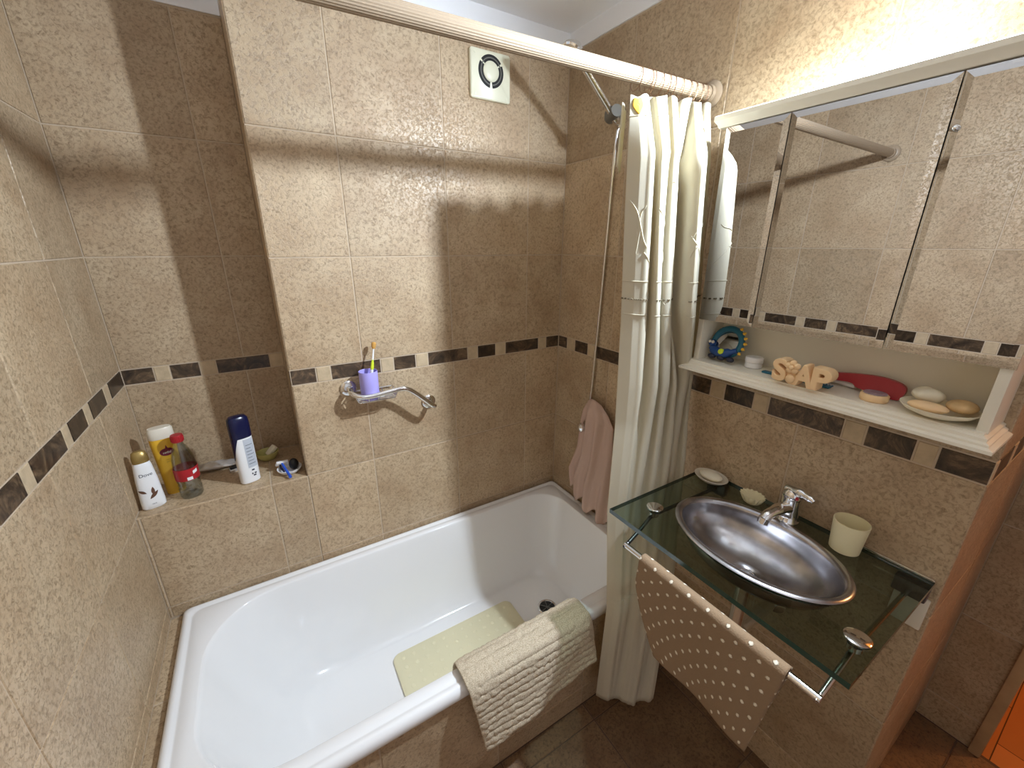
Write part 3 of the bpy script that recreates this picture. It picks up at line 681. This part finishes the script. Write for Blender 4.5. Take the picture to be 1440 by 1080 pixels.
# foil packet and small box
def packf(u,v):
    a=2*PI*v; th=.013*sin(PI*min(1,u*1.15+.02))**.6+.001
    x=lerp(.128,.252,u); y=.222+.026*cos(a)-.01*u
    return Vector((x,y,ZS+.0145+th*sin(a)*(1-.25*u)+.0015*sin(u*25+v*9)*abs(sin(a))))
mb=MB(); g=mb.grid(packf,40,24,cv=True); mb.bm.faces.new(g[0]); mb.bm.faces.new(g[-1][::-1])
tag(mb.build('foil_pouch',['foil'],None,(.19,.22,ZS)),'crumpled silvery pouch lying at the back of the alcove ledge','pouch')
mb=MB(); mb.box((-.016,-.011,0),(.016,.011,.012),0,.002); mb.box((-.014,-.010,.0122),(.014,.010,.020),1,.002)
o=mb.build('small_box',['foil','black'],None,(0,0,0)); o.location=(.236,.168,ZS); o.rotation_euler=(0,0,.2)
tag(o,'small grey and black box by the pouch, behind the blue-capped bottle','box')
# olive dish and soap
mb=MB(); mb.lathe([(.018,0),(.022,.002),(.030,.014),(.034,.030),(.0325,.030),(.027,.014),(.02,.006),(.002,.005)],(.338,.205,ZS),n=32,sx=1.1)
tag(mb.build('soap_bowl',['olive'],None,(.338,.205,ZS)),'small olive green bowl in the far corner of the alcove ledge','bowl')
mb=MB(); mb.box((-.02,-.012,-.007),(.02,.012,.007),0,.004); o=mb.build('soap_bar',['offwhite'],None); o.location=(.352,.205,ZS+.030); o.rotation_euler=(.2,-.75,.3)
tag(o,'cream soap slab propped in the olive bowl','soap')
# tray, razor, black sponge
mb=MB(); mb.lathe([(.020,0),(.026,.002),(.036,.012),(.038,.018),(.036,.018),(.026,.006),(.002,.005)],(.398,.062,ZS),n=32)
tag(mb.build('tray',['white'],None,(.398,.062,ZS)),'small white dish holding razors at the right end of the ledge','dish')
t=thing('razor',(.387,.055,ZS+.02),'blue plastic razor lying across the small white dish','razor')
mb=MB(); mb.tube([(.378,.075,ZS+.034),(.384,.05,ZS+.026),(.392,.022,ZS+.015),(.396,.004,ZS+.010)],[.003,.004,.0042,.005],10,sub=4); mb.build('handle',['blue'],t)
mb=MB(); mb.box((.362,.071,ZS+.032),(.398,.082,ZS+.040),0,.002); mb.build('razor_head',['white'],t)
t=thing('razor',(.37,.05,ZS+.02),'white and blue razor at the left of the small white dish','razor')
mb=MB(); mb.tube([(.372,.086,ZS+.024),(.374,.06,ZS+.022),(.381,.036,ZS+.019)],[.003,.004,.003],10,sub=3); mb.build('handle',['navy'],t)
mb=MB(); mb.box((.358,.080,ZS+.022),(.386,.090,ZS+.030),0,.002); mb.build('razor_head',['white'],t)
mb=MB(); mb.ball((.413,.066,ZS+.025),.018,sx=.85,sy=.8,sz=1.15)
tag(mb.build('pumice',['black'],None,(.413,.066,ZS+.01)),'black rounded pumice in the small white dish','pumice stone')

# ------------------------------------------------------------------ mirror cabinet
cb=thing('mirror_cabinet',(1.43,-1.0,1.198),'cream wall cabinet with three mirror doors and an open lower shelf','mirror cabinet')
cy0,cy1=-1.284,-.730; XF=1.396
mb=MB(); mb.box((1.488,cy0,1.222),(1.4985,cy1,1.775)); mb.box((XF,cy0+.0151,1.342),(1.488,cy1-.0151,1.354)); mb.box((XF,cy0+.0151,1.762),(1.488,cy1-.0151,1.774)); mb.build('back_panel',['cream'],cb)
for y in (cy0,cy1-.015):
    mb=MB(); mb.box((XF-.001,y,1.222),(1.488,y+.015,1.775),0,.001); mb.build('side_panel',['cream'],cb)
def mould(prof,name,y0,y1):
    mb=MB(); rs=[]
    for d,z in prof:   # d outward distance
        rs.append([Vector((1.4985,y1+d,z)),Vector((1.384-d,y1+d,z)),Vector((1.384-d,y0-d,z)),Vector((1.4985,y0-d,z))])
    mb.rings(rs); return mb.build(name,['cream'],cb,auto=25)
mould([(.006,1.196),(.013,1.197),(.013,1.204),(.009,1.206),(.010,1.212),(.015,1.215),(.016,1.222),(.013,1.225)] if 0 else [(.014,1.196),(.020,1.198),(.020,1.204),(.013,1.207),(.013,1.211),(.008,1.214),(.008,1.219),(.002,1.222),(.002,1.225)],'shelf_board',cy0+.004,cy1+.0)
mould([(.002,1.774),(.004,1.777),(.005,1.781),(.009,1.786),(.011,1.789),(.011,1.798),(.008,1.800)],'crown_moulding',cy0-.012,cy1+.012)
XM=1.3835
def door(y0,y1,lab,ang=0,hinge=None):
    z0,z1=1.334,1.772; b=.012; t=.005
    mb=MB()
    o=[(y0,z0),(y1,z0),(y1,z1),(y0,z1)]; i=[(y0+b,z0+b),(y1-b,z0+b),(y1-b,z1-b),(y0+b,z1-b)]
    PX=lambda y,z:1.3855-.0068*(y+1)-.0094*(z-1.55)
    R=lambda pts,d:[Vector((PX(*p)+d,p[0],p[1])) for p in pts]
    mb.rings([R(o,t),R(o,.0016),R(i,0)])
    ob=mb.build('mirror_door',['mirror'],cb,smooth=False); return ob
door(-.8725,-.735,'');
door(-1.119,-.8745,'')
d3=door(-1.286,-1.121,'')
mb=MB(); mb.ball((1.3815,-1.130,1.693),.0045,10,8,sx=1); mb.build('door_knob',['chrome'],d3)

# shelf contents
ZC=1.2252
t=thing('toy_mirror',(1.425,-.793,ZC),'round hand mirror in a blue animal-shaped frame on the cabinet shelf','mirror',rz=-PI/2)
t.rotation_euler=(-.30,0,-PI/2); t.location.z+=.002
# local: +y up?  x along width, -y toward viewer
def tor(R_,r_,c,mi,n=32,m=10,sz=1): 
    mb.grid(lambda u,v:Vector((c[0]+(R_+r_*cos(2*PI*v))*cos(2*PI*u),c[1]+r_*sin(2*PI*v),c[2]+(R_+r_*cos(2*PI*v))*sin(2*PI*u)*sz)),n,m,True,True,mi)
mb=MB(); tor(.036,.008,(0,0,.051),0); mb.build('frame',['teal'],t,local=True)
mb=MB(); mb.lathe([(.0335,.002),(.0335,-.002)],(0,0,.051),'y',32); o=mb.build('mirror_glass',['mirror'],t,local=True); bpy.context.view_layer.update(); o.data.transform(Matrix.Translation((0,0,.051))@Matrix.Rotation(-.20,4,'X')@Matrix.Translation((0,0,-.051)))
mb=MB(); mb.tube([(-.034,-.006,.030),(-.015,-.010,.020),(.010,-.010,.021),(.034,-.006,.034)],[.009,.012,.012,.007],12,sub=4); mb.build('toy_body',['toyblue'],t,local=True)
mb=MB(); mb.ball((-.034,-.010,.041),.010); mb.build('toy_head',['toyblue'],t,local=True)
mb=MB(); mb.ball((-.037,-.0185,.043),.0042,10,8); mb.ball((-.029,-.0185,.043),.0042,10,8); mb.build('toy_eye',['milky'],t,local=True)
for x in (-.024,.002,.027):
    mb=MB(); mb.ball((x,-.011,.007),.0085,12,8,sx=1.2,sy=1.1,sz=.82); mb.build('toy_foot',['ink'],t,local=True)
for k in range(6):
    a=lerp(-.55,1.0,k/5); mb=MB(); p=(.0435*cos(a),0,.051+.0435*sin(a)); mb.lathe([(.0045,-.002),(.0038,.003),(.0006,.007)],p,'z',8,rot=Matrix.Rotation(PI/2-a,3,'Y')); mb.build('toy_spike',['lime' if 0 else 'orange'],t,local=True)
mb=MB(); mb.lathe([(.008,-.013),(.007,-.017),(.002,-.018)],(.002,-.006,.0225),'y',12); mb.build('toy_spot',['lime'],t,local=True)
t=thing('cream_jar',(1.445,-.866,ZC),'small white lidded jar next to the blue round mirror','jar')
mb=MB(); mb.lathe([(.018,0),(.0195,.001),(.0195,.013),(.018,.014)],(1.445,-.866,ZC),n=28); mb.build('jar_base',['white'],t)
mb=MB(); mb.lathe([(.020,.0142),(.0205,.015),(.0205,.025),(.019,.027),(.003,.0275)],(1.445,-.866,ZC),n=28); mb.build('lid',['white'],t)
# comb behind the soap
mb=MB(); mb.box((1.416,-1.045,ZC),(1.432,-.902,ZC+.0045),0,.002)
for k in range(16): mb.box((1.4315,-1.043+.0055*k,ZC+.0008),(1.443,-1.0405+.0055*k,ZC+.0032))
tag(mb.build('comb',['teal'],None,(1.425,-.97,ZC)),'teal comb lying behind the block soap letters, its tip showing at the left','comb')
# letter soap
t=thing('letter_soap',(1.375,-1.005,ZC),'butter-coloured soap shaped as the block letters SOAP with a small flower','soap')
th=.014
def soapmap(ox,oz,sk=0): return lambda x,y,z:Vector((1.384-z,-(ox+x)-.004,ZC+.030+oz+y+sk*x))
mb=MB()
def put(ch,yc,zc,size,tilt=0,wide=1):
    ca,sa=cos(tilt),sin(tilt)
    text_mesh(mb,ch,size,lambda x,y,z:Vector((1.384-z,yc-(x*wide*ca-y*sa),ZC+zc+(x*wide*sa+y*ca))),extrude=th,offset=.0012,bev=.0018)
put('S',-.962,.0275,.064,.06,1.0); put('A',-1.011,.0250,.062,-.02,.85); put('P',-1.042,.0250,.062,-.02,1.1)
mb.build('letters',['soap_yellow'],t)
mb=MB(); mb.lathe([(.013,-.012),(.0155,-.008),(.0155,.010),(.012,.014)],(1.384,-.988,ZC+.0165),'x',24); mb.build('round_letter',['soap_yellow'],t)
mb=MB()
for k in range(5):
    a=2*PI*k/5+.3; mb.ball((1.368,-.988+.0085*cos(a),ZC+.0425+.0085*sin(a)),.0072,12,8,sx=1.0)
mb.ball((1.361,-.988,ZC+.0425),.005,12,8); mb.ball((1.367,-.988,ZC+.0165),.0095,14,10,sx=.6)
mb.build('flower',['soap_yellow'],t)
# red hairbrush
t=thing('hairbrush',(1.465,-1.09,ZC),'long red brush leaning along the cabinet back behind the soap','hairbrush')
oc=[(-1.000,.022),(-1.03,.031),(-1.08,.041),(-1.12,.044),(-1.15,.038),(-1.160,.026),(-1.157,.008),(-1.15,.002),(-1.12,.004),(-1.085,.010),(-1.07,.018),(-1.03,.014),(-1.0,.012)]
ocs=[(p.x,p.y) for p in smooth_path([Vector((a,b,0)) for a,b in oc],5,True)]
mb=MB(); mb.prism(ocs,lambda y,z,h:Vector((h+.30*z,y+.004,ZC+z*.86)),1.448,1.458); mb.build('brush_body',['red'],t,auto=50)
mb=MB(); mb.tube([(1.475,-.985,ZC+.008),(1.472,-1.02,ZC+.0085),(1.466,-1.075,ZC+.009)],[.004,.006,.008],10,sub=3); mb.build('handle',['white'],t)
mb=MB(); mb.lathe([(.021,0),(.023,.003),(.023,.012),(.021,.0145),(.003,.015)],(1.418,-1.122,ZC),n=32)
pd_=thing('compact_case',(1.418,-1.122,ZC),'small round cream compact lying in front of the red brush','compact'); mb.build('case',['soap_yellow'],pd_)
mb=MB(); mb.lathe([(.019,.0152),(.0185,.0165),(.002,.0167)],(1.418,-1.122,ZC),n=32); mb.build('lid_window',['compact_top'],pd_)
# plate with soaps
pcx,pcy=1.420,-1.214
mb=MB(); mb.lathe([(.025,0),(.030,.002),(.046,.009),(.053,.016),(.0535,.018),(.051,.0175),(.044,.0115),(.028,.005),(.002,.0045)],(pcx,pcy,ZC),n=44)
tag(mb.build('soap_plate',['offwhite'],None,(pcx,pcy,ZC)),'small round cream plate of soaps at the right end of the cabinet shelf','plate')
mb=MB(); mb.grid(lambda u,v:Vector((pcx+.016+(.020*sin(PI*v)*cos(2*PI*u))*(1+.2*sin(6*PI*u)),pcy+.022+.024*sin(PI*v)*sin(2*PI*u),ZC+.030-.014*cos(PI*v)*(1+.25*sin(4*PI*u)*sin(PI*v)))),20,10,cu=True)
tag(mb.build('soap_bar',['offwhite'],None,(pcx,pcy,ZC+.01)),'pale lumpy soap at the left back of the plate','soap')
mb=MB(); mb.ball((pcx-.022,pcy+.010,ZC+.0185),.021,22,10,sx=.85,sy=1.35,sz=.42); tag(mb.build('soap_bar',['soap_yellow'],None,(pcx,pcy,ZC+.01)),'flat cream soap at the front of the plate','soap')
mb=MB(); mb.ball((pcx+.002,pcy-.027,ZC+.026),.022,22,10,sx=1.15,sy=.95,sz=.5); tag(mb.build('soap_bar',['soap_tan'],None,(pcx,pcy,ZC+.01)),'tan oval soap at the right of the plate','soap')

# ------------------------------------------------------------------ vanity: glass shelf, basin, tap
ZG=.860; GT=.012; gx0,gx1,gy0,gy1=1.101,1.4965,-1.285,-.752
BX,BY,BA,BBx=1.298,-1.022,.192,.133
vt=thing('vanity_top',(1.3,-1.02,ZG),'clear green-edged glass vanity shelf holding the steel basin','vanity shelf')
mb=MB()
N=64; hole=[(BX+(BBx-.010)*cos(2*PI*k/N),BY+(BA-.010)*sin(2*PI*k/N)) for k in range(N)]
def outer(a):
    c,s=cos(a),sin(a); ts=[]
    if c>1e-9: ts.append((gx1-BX)/c)
    if c<-1e-9: ts.append((gx0-BX)/c)
    if s>1e-9: ts.append((gy1-BY)/s)
    if s<-1e-9: ts.append((gy0-BY)/s)
    t_=min(ts); return (BX+t_*c,BY+t_*s)
angs=sorted([2*PI*k/N for k in range(N)]+[math.atan2(y-BY,x-BX)%(2*PI) for x in (gx0,gx1) for y in (gy0,gy1)])
HO=[(BX+(BBx-.012)*cos(a),BY+(BA-.012)*sin(a)) for a in angs]; OU=[outer(a) for a in angs]; n=len(angs)
vv={}
for nm,pl,z in (('ht',HO,ZG),('ot',OU,ZG),('ob',OU,ZG-GT),('hb',HO,ZG-GT)): vv[nm]=[mb.bm.verts.new((x,y,z)) for x,y in pl]
for k in range(n):
    k2=(k+1)%n
    for a,b,mi in (('ht','ot',0),('ot','ob',1),('ob','hb',0),('hb','ht',1)):
        f=mb.bm.faces.new((vv[a][k],vv[a][k2],vv[b][k2],vv[b][k])); f.material_index=mi
mb.build('glass_top',['glass','glass_edge'],vt,smooth=False)
for ya,yb in ((-.812,-.835),(-1.256,-1.258)):
    mb=MB(); mb.tube([(1.4975,ya,ZG-.034),(1.46,ya,ZG-.030),(1.23,ya,ZG-.022),(1.19,ya,ZG-.024),(1.14,lerp(ya,yb,.5),ZG-.036),(1.075,yb,ZG-.052)],.0050,10); mb.build('support_arm',['chrome' if ya<-1 else 'dark_metal'],vt)
    mb=MB(); mb.lathe([(.019,0.0002),(.021,.001),(.021,.004),(.018,.0055),(.002,.006)],(1.205,ya,ZG),n=28); mb.build('glass_clamp',['chrome'],vt)
    mb=MB(); mb.lathe([(.012,-.0002-GT),(.012,-.010-GT)],(1.205,ya,ZG),n=20); mb.build('clamp_foot',['chrome'],vt)
    mb=MB(); mb.box((1.478,ya-.028,ZG-.050),(1.4985,ya+.028,ZG-GT-.0005),0,.003); mb.build('wall_bracket',['dark_metal'],vt)
mb=MB(); mb.tube([(1.082,-1.262,ZG-.050),(1.082,-.831,ZG-.050)],.0072,16); mb.build('towel_bar',['chrome'],vt)
mb=MB(); mb.box((1.491,gy0+.001,ZG+.0002),(1.4985,-1.16,ZG+.006),0,.001); mb.build('wall_clip',['chrome'],vt)
# basin
bs=thing('basin',(BX,BY,ZG),'oval stainless steel basin sunk into the glass shelf','basin')
def ell(a,b,z,n=72): return [Vector((BX+b*cos(2*PI*k/n),BY+a*sin(2*PI*k/n),z)) for k in range(n)]
mb=MB()
rings=[ell(BA-.001,BBx-.001,ZG+.0004),ell(BA,BBx,ZG+.003),ell(BA-.003,BBx-.003,ZG+.0055),ell(BA-.010,BBx-.010,ZG+.006),ell(BA-.016,BBx-.016,ZG+.0035),ell(BA-.019,BBx-.019,ZG-.004)]
for t_ in (.08,.18,.3,.42,.55,.68,.8,.9,.97):
    k=math.sqrt(max(0,1-t_**2.2)); r=lerp(.10,1,k)
    rings.append(ell((BA-.020)*r,(BBx-.020)*r,ZG-.006-.090*t_))
rings.append(ell(.026,.026,ZG-.0955)); rings.append(ell(.0225,.0225,ZG-.099))
mb.rings(rings,False,True)
rings=[ell(BA-.013,BBx-.013,ZG-.0002)]
mb.build('bowl',['steel'],bs,auto=60,mods=[('SOLIDIFY',dict(thickness=.0012,offset=0))])
mb=MB(); mb.lathe([(.021,0),(.022,.002),(.0175,.0035),(.015,.001)],(BX,BY,ZG-.0975),n=32); dr2=mb.build('drain',['chrome'],bs)
mb=MB(); mb.lathe([(.0145,0),(.0145,.004),(.010,.006),(.002,.0065)],(BX,BY,ZG-.097),n=28); mb.build('drain_plug',['chrome'],dr2)
tr=thing('drain_trap',(BX,BY,.45),'chrome bottle trap under the glass shelf, leading to the wall','drain trap')
mb=MB(); mb.tube([(BX,BY,ZG-.101),(BX,BY,.56)],.017,16); mb.lathe([(.03,0),(.032,.004),(.032,.09),(.022,.1)],(BX,BY,.50),n=24); mb.build('trap_body',['chrome'],tr)
mb=MB(); mb.tube([(BX+.03,BY,.575),(1.40,BY,.575),(1.4975,BY,.575)],.016,16); mb.lathe([(.033,-.0005),(.033,-.006),(.02,-.012)],(1.498,BY,.575),'x',24); mb.build('outlet_pipe',['chrome'],tr)
# wall outlet plate under shelf
wp=thing('wall_plate',(1.498,-1.262,.79),'pale plastic plate on the wall below the glass, right corner','wall plate')
mb=MB(); mb.box((1.492,-1.290,.735),(1.4985,-1.233,.815),0,.002); mb.build('plate',['milky'],wp)
# tap
fx_,fy_=1.452,-1.018
fa=thing('basin_tap',(fx_,fy_,ZG),'chrome single lever mixer tap behind the steel basin','tap')
mb=MB(); mb.lathe([(.026,.0003),(.026,.004),(.0225,.008),(.0215,.03),(.0215,.062),(.022,.066)],(fx_,fy_,ZG),n=32); mb.build('tap_body',['chrome'],fa)
mb=MB(); mb.tube([(fx_-.005,fy_,ZG+.040),(fx_-.045,fy_+.004,ZG+.046),(fx_-.080,fy_+.010,ZG+.040),(fx_-.092,fy_+.012,ZG+.030)],[.016,.0145,.0125,.012],18,sub=4); sp=mb.build('spout',['chrome'],fa)
mb=MB(); mb.tube([(fx_-.090,fy_+.012,ZG+.033),(fx_-.094,fy_+.0125,ZG+.019)],.0128,18); mb.build('aerator',['chrome'],sp)
mb=MB(); mb.lathe([(.0225,.0665),(.0235,.070),(.0225,.082),(.016,.090),(.004,.092)],(fx_,fy_,ZG),n=32); 
mb.tube([(fx_+.004,fy_+.012,ZG+.083),(fx_-.006,fy_-.016,ZG+.090),(fx_-.014,fy_-.040,ZG+.091),(fx_-.017,fy_-.052,ZG+.088)],[.016,.0145,.010,.007],14,sub=4); lv_=mb.build('lever',['chrome'],fa)
mb=MB(); mb.lathe([(.0045,0),(.0045,-.0015),(.003,-.002)],(fx_-.0165,fy_-.0160,ZG+.076),'x',14); mb.build('hot_mark',['red'],lv_)
# soap dish + soap
sx_,sy_=1.450,-.808
mb=MB(); mb.lathe([(.022,0.0003),(.026,.002),(.038,.009),(.046,.017),(.045,.0185),(.036,.011),(.022,.005),(.002,.0045)],(sx_,sy_,ZG),n=40,sx=.82,sy=1.05)
tag(mb.build('soap_dish',['milky'],None,(sx_,sy_,ZG)),'oval pale soap dish on the far left of the glass shelf','soap dish')
mb=MB(); mb.ball((sx_-.001,sy_,ZG+.0195),.030,24,12,sx=.75,sy=1.12,sz=.42); tag(mb.build('soap_bar',['offwhite'],None,(sx_,sy_,ZG+.006)),'white oval soap bar in the pale dish on the glass shelf','soap')
mb=MB(); 
def shellf(u,v):
    a=2*PI*u; r=.030*(.55+.45*v**.7)*(1+.085*sin(16*a)*v); return Vector((1.448+r*.82*cos(a),-.930+r*sin(a),ZG+.0004+.024*v**1.2))
g=mb.grid(shellf,108,8,cu=True); mb.bm.faces.new([q[0] for q in g][::-1])
tops=[q[-1] for q in g]; c_=Vector((1.448,-.930,ZG+.019))
g2=[mb.bm.verts.new(v.co.lerp(c_,.35)+Vector((0,0,-.003))) for v in tops]
for k in range(len(tops)): mb.bm.faces.new((tops[k],tops[(k+1)%len(tops)],g2[(k+1)%len(tops)],g2[k]))
mb.bm.faces.new(g2)
tag(mb.build('shell_dish',['cup'],None,(1.448,-.93,ZG)),'small ribbed shell-shaped cream dish between soap dish and tap','dish')
kx,ky=1.452,-1.141
mb=MB(); mb.lathe([(.026,.0003),(.0285,.002),(.0335,.073),(.0335,.0745),(.0318,.0745),(.0268,.006),(.002,.005)],(kx,ky,ZG),n=40)
tag(mb.build('tumbler',['cup'],None,(kx,ky,ZG)),'pale ivory plastic tumbler on the glass shelf by the wall','cup')
# dotted towel
def dotf(u,v):
    # v: 0 back hem .. over bar .. 1 front hem
    yl=-.888; yr=-1.212
    R_=.0125; zb=ZG-.050
    Lb=lerp(.17,.19,u); Lf=lerp(.205,.215,u)
    tot=Lb+PI*R_+Lf; d=v*tot
    # corner of the front hem is rounded at the far left
    if d<Lb: x=1.082+R_+.004*sin(u*7)*(1-d/Lb); z=zb-(Lb-d); e=(Lb-d)
    elif d<Lb+PI*R_:
        a=(d-Lb)/R_; x=1.082+R_*cos(a); z=zb+R_*sin(a); e=0
    else:
        e=d-Lb-PI*R_; x=1.082-R_-.010*(e/.2)-.004*sin(u*8+1)*(e/.2); z=zb-e
    s=e/.21
    fold=.13*max(0,s-.25)**1.4
    y=lerp(yl-fold if x<1.082 else yl-.02*s,yr+(.022*s if x<1.082 else .03*s),u)
    return Vector((x,y,z))
mb=MB(); mb.grid(dotf,70,110,uvfn=lambda u,v:(u*.32,v*.43))
tag(mb.build('hand_towel',['dots'],None,(1.08,-1.05,ZG-.04),mods=[('SOLIDIFY',dict(thickness=.004,offset=0))]),'beige hand towel with raised white dots on the vanity towel bar','towel')

# ------------------------------------------------------------------ lamps
lf=thing('wall_lamp',(1.499,-1.045,1.968),'small white wall lamp above the mirror cabinet','lamp')
LX,LY,LZ=1.40,-1.045,1.968
mb=MB(); mb.lathe([(.04,-.0005),(.04,-.014),(.034,-.018),(.012,-.02),(.012,-.045),(.018,-.05),(.018,-.062)],(1.499,LY,LZ),'x',28); mb.build('lamp_base',['white'],lf)
def point(n,loc,e,r,col):
    l=bpy.data.lights.new(n,'POINT'); l.energy=e; l.shadow_soft_size=r; l.color=col; o=bpy.data.objects.new(n,l); COL.objects.link(o); o.location=loc; return o
bulb=point('lamp_glow',(LX,LY,LZ),1.5,.028,(.86,.93,1))
sl=bpy.data.lights.new('lamp_reflector_bulb','SPOT'); sl.energy=122; sl.spot_size=math.radians(172); sl.spot_blend=1; sl.shadow_soft_size=.026; sl.color=(.77,.88,1)
so=bpy.data.objects.new('lamp_reflector_bulb',sl); COL.objects.link(so); so.location=(LX,LY,LZ); so.rotation_euler=Vector((-.77,.30,-.66)).to_track_quat('-Z','Y').to_euler()
point('hall_lamp',(2.75,-1.95,2.1),30,.08,(1,.52,.20))
cl=thing('fill_lamp',(.9,-1.55,2.22),'added round white fill lamp on the ceiling, out of view','lamp')  # added soft fill behind the camera, fixture invented to carry it
mb=MB(); mb.lathe([(.20,2.2195),(.20,2.19),(.185,2.175)],(.9,-1.55,0),n=40); mb.build('fill_lamp_housing',['white'],cl)
ar=bpy.data.lights.new('fill_lamp_light','AREA'); ar.shape='DISK'; ar.size=.36; ar.energy=.7; ar.color=(.9,.95,1); ao=bpy.data.objects.new('fill_lamp_light',ar); COL.objects.link(ao); ao.location=(.9,-1.55,2.172)
w=bpy.data.worlds.new('world'); S.world=w; w.use_nodes=True; w.node_tree.nodes['Background'].inputs[0].default_value=(.05,.05,.05,1)
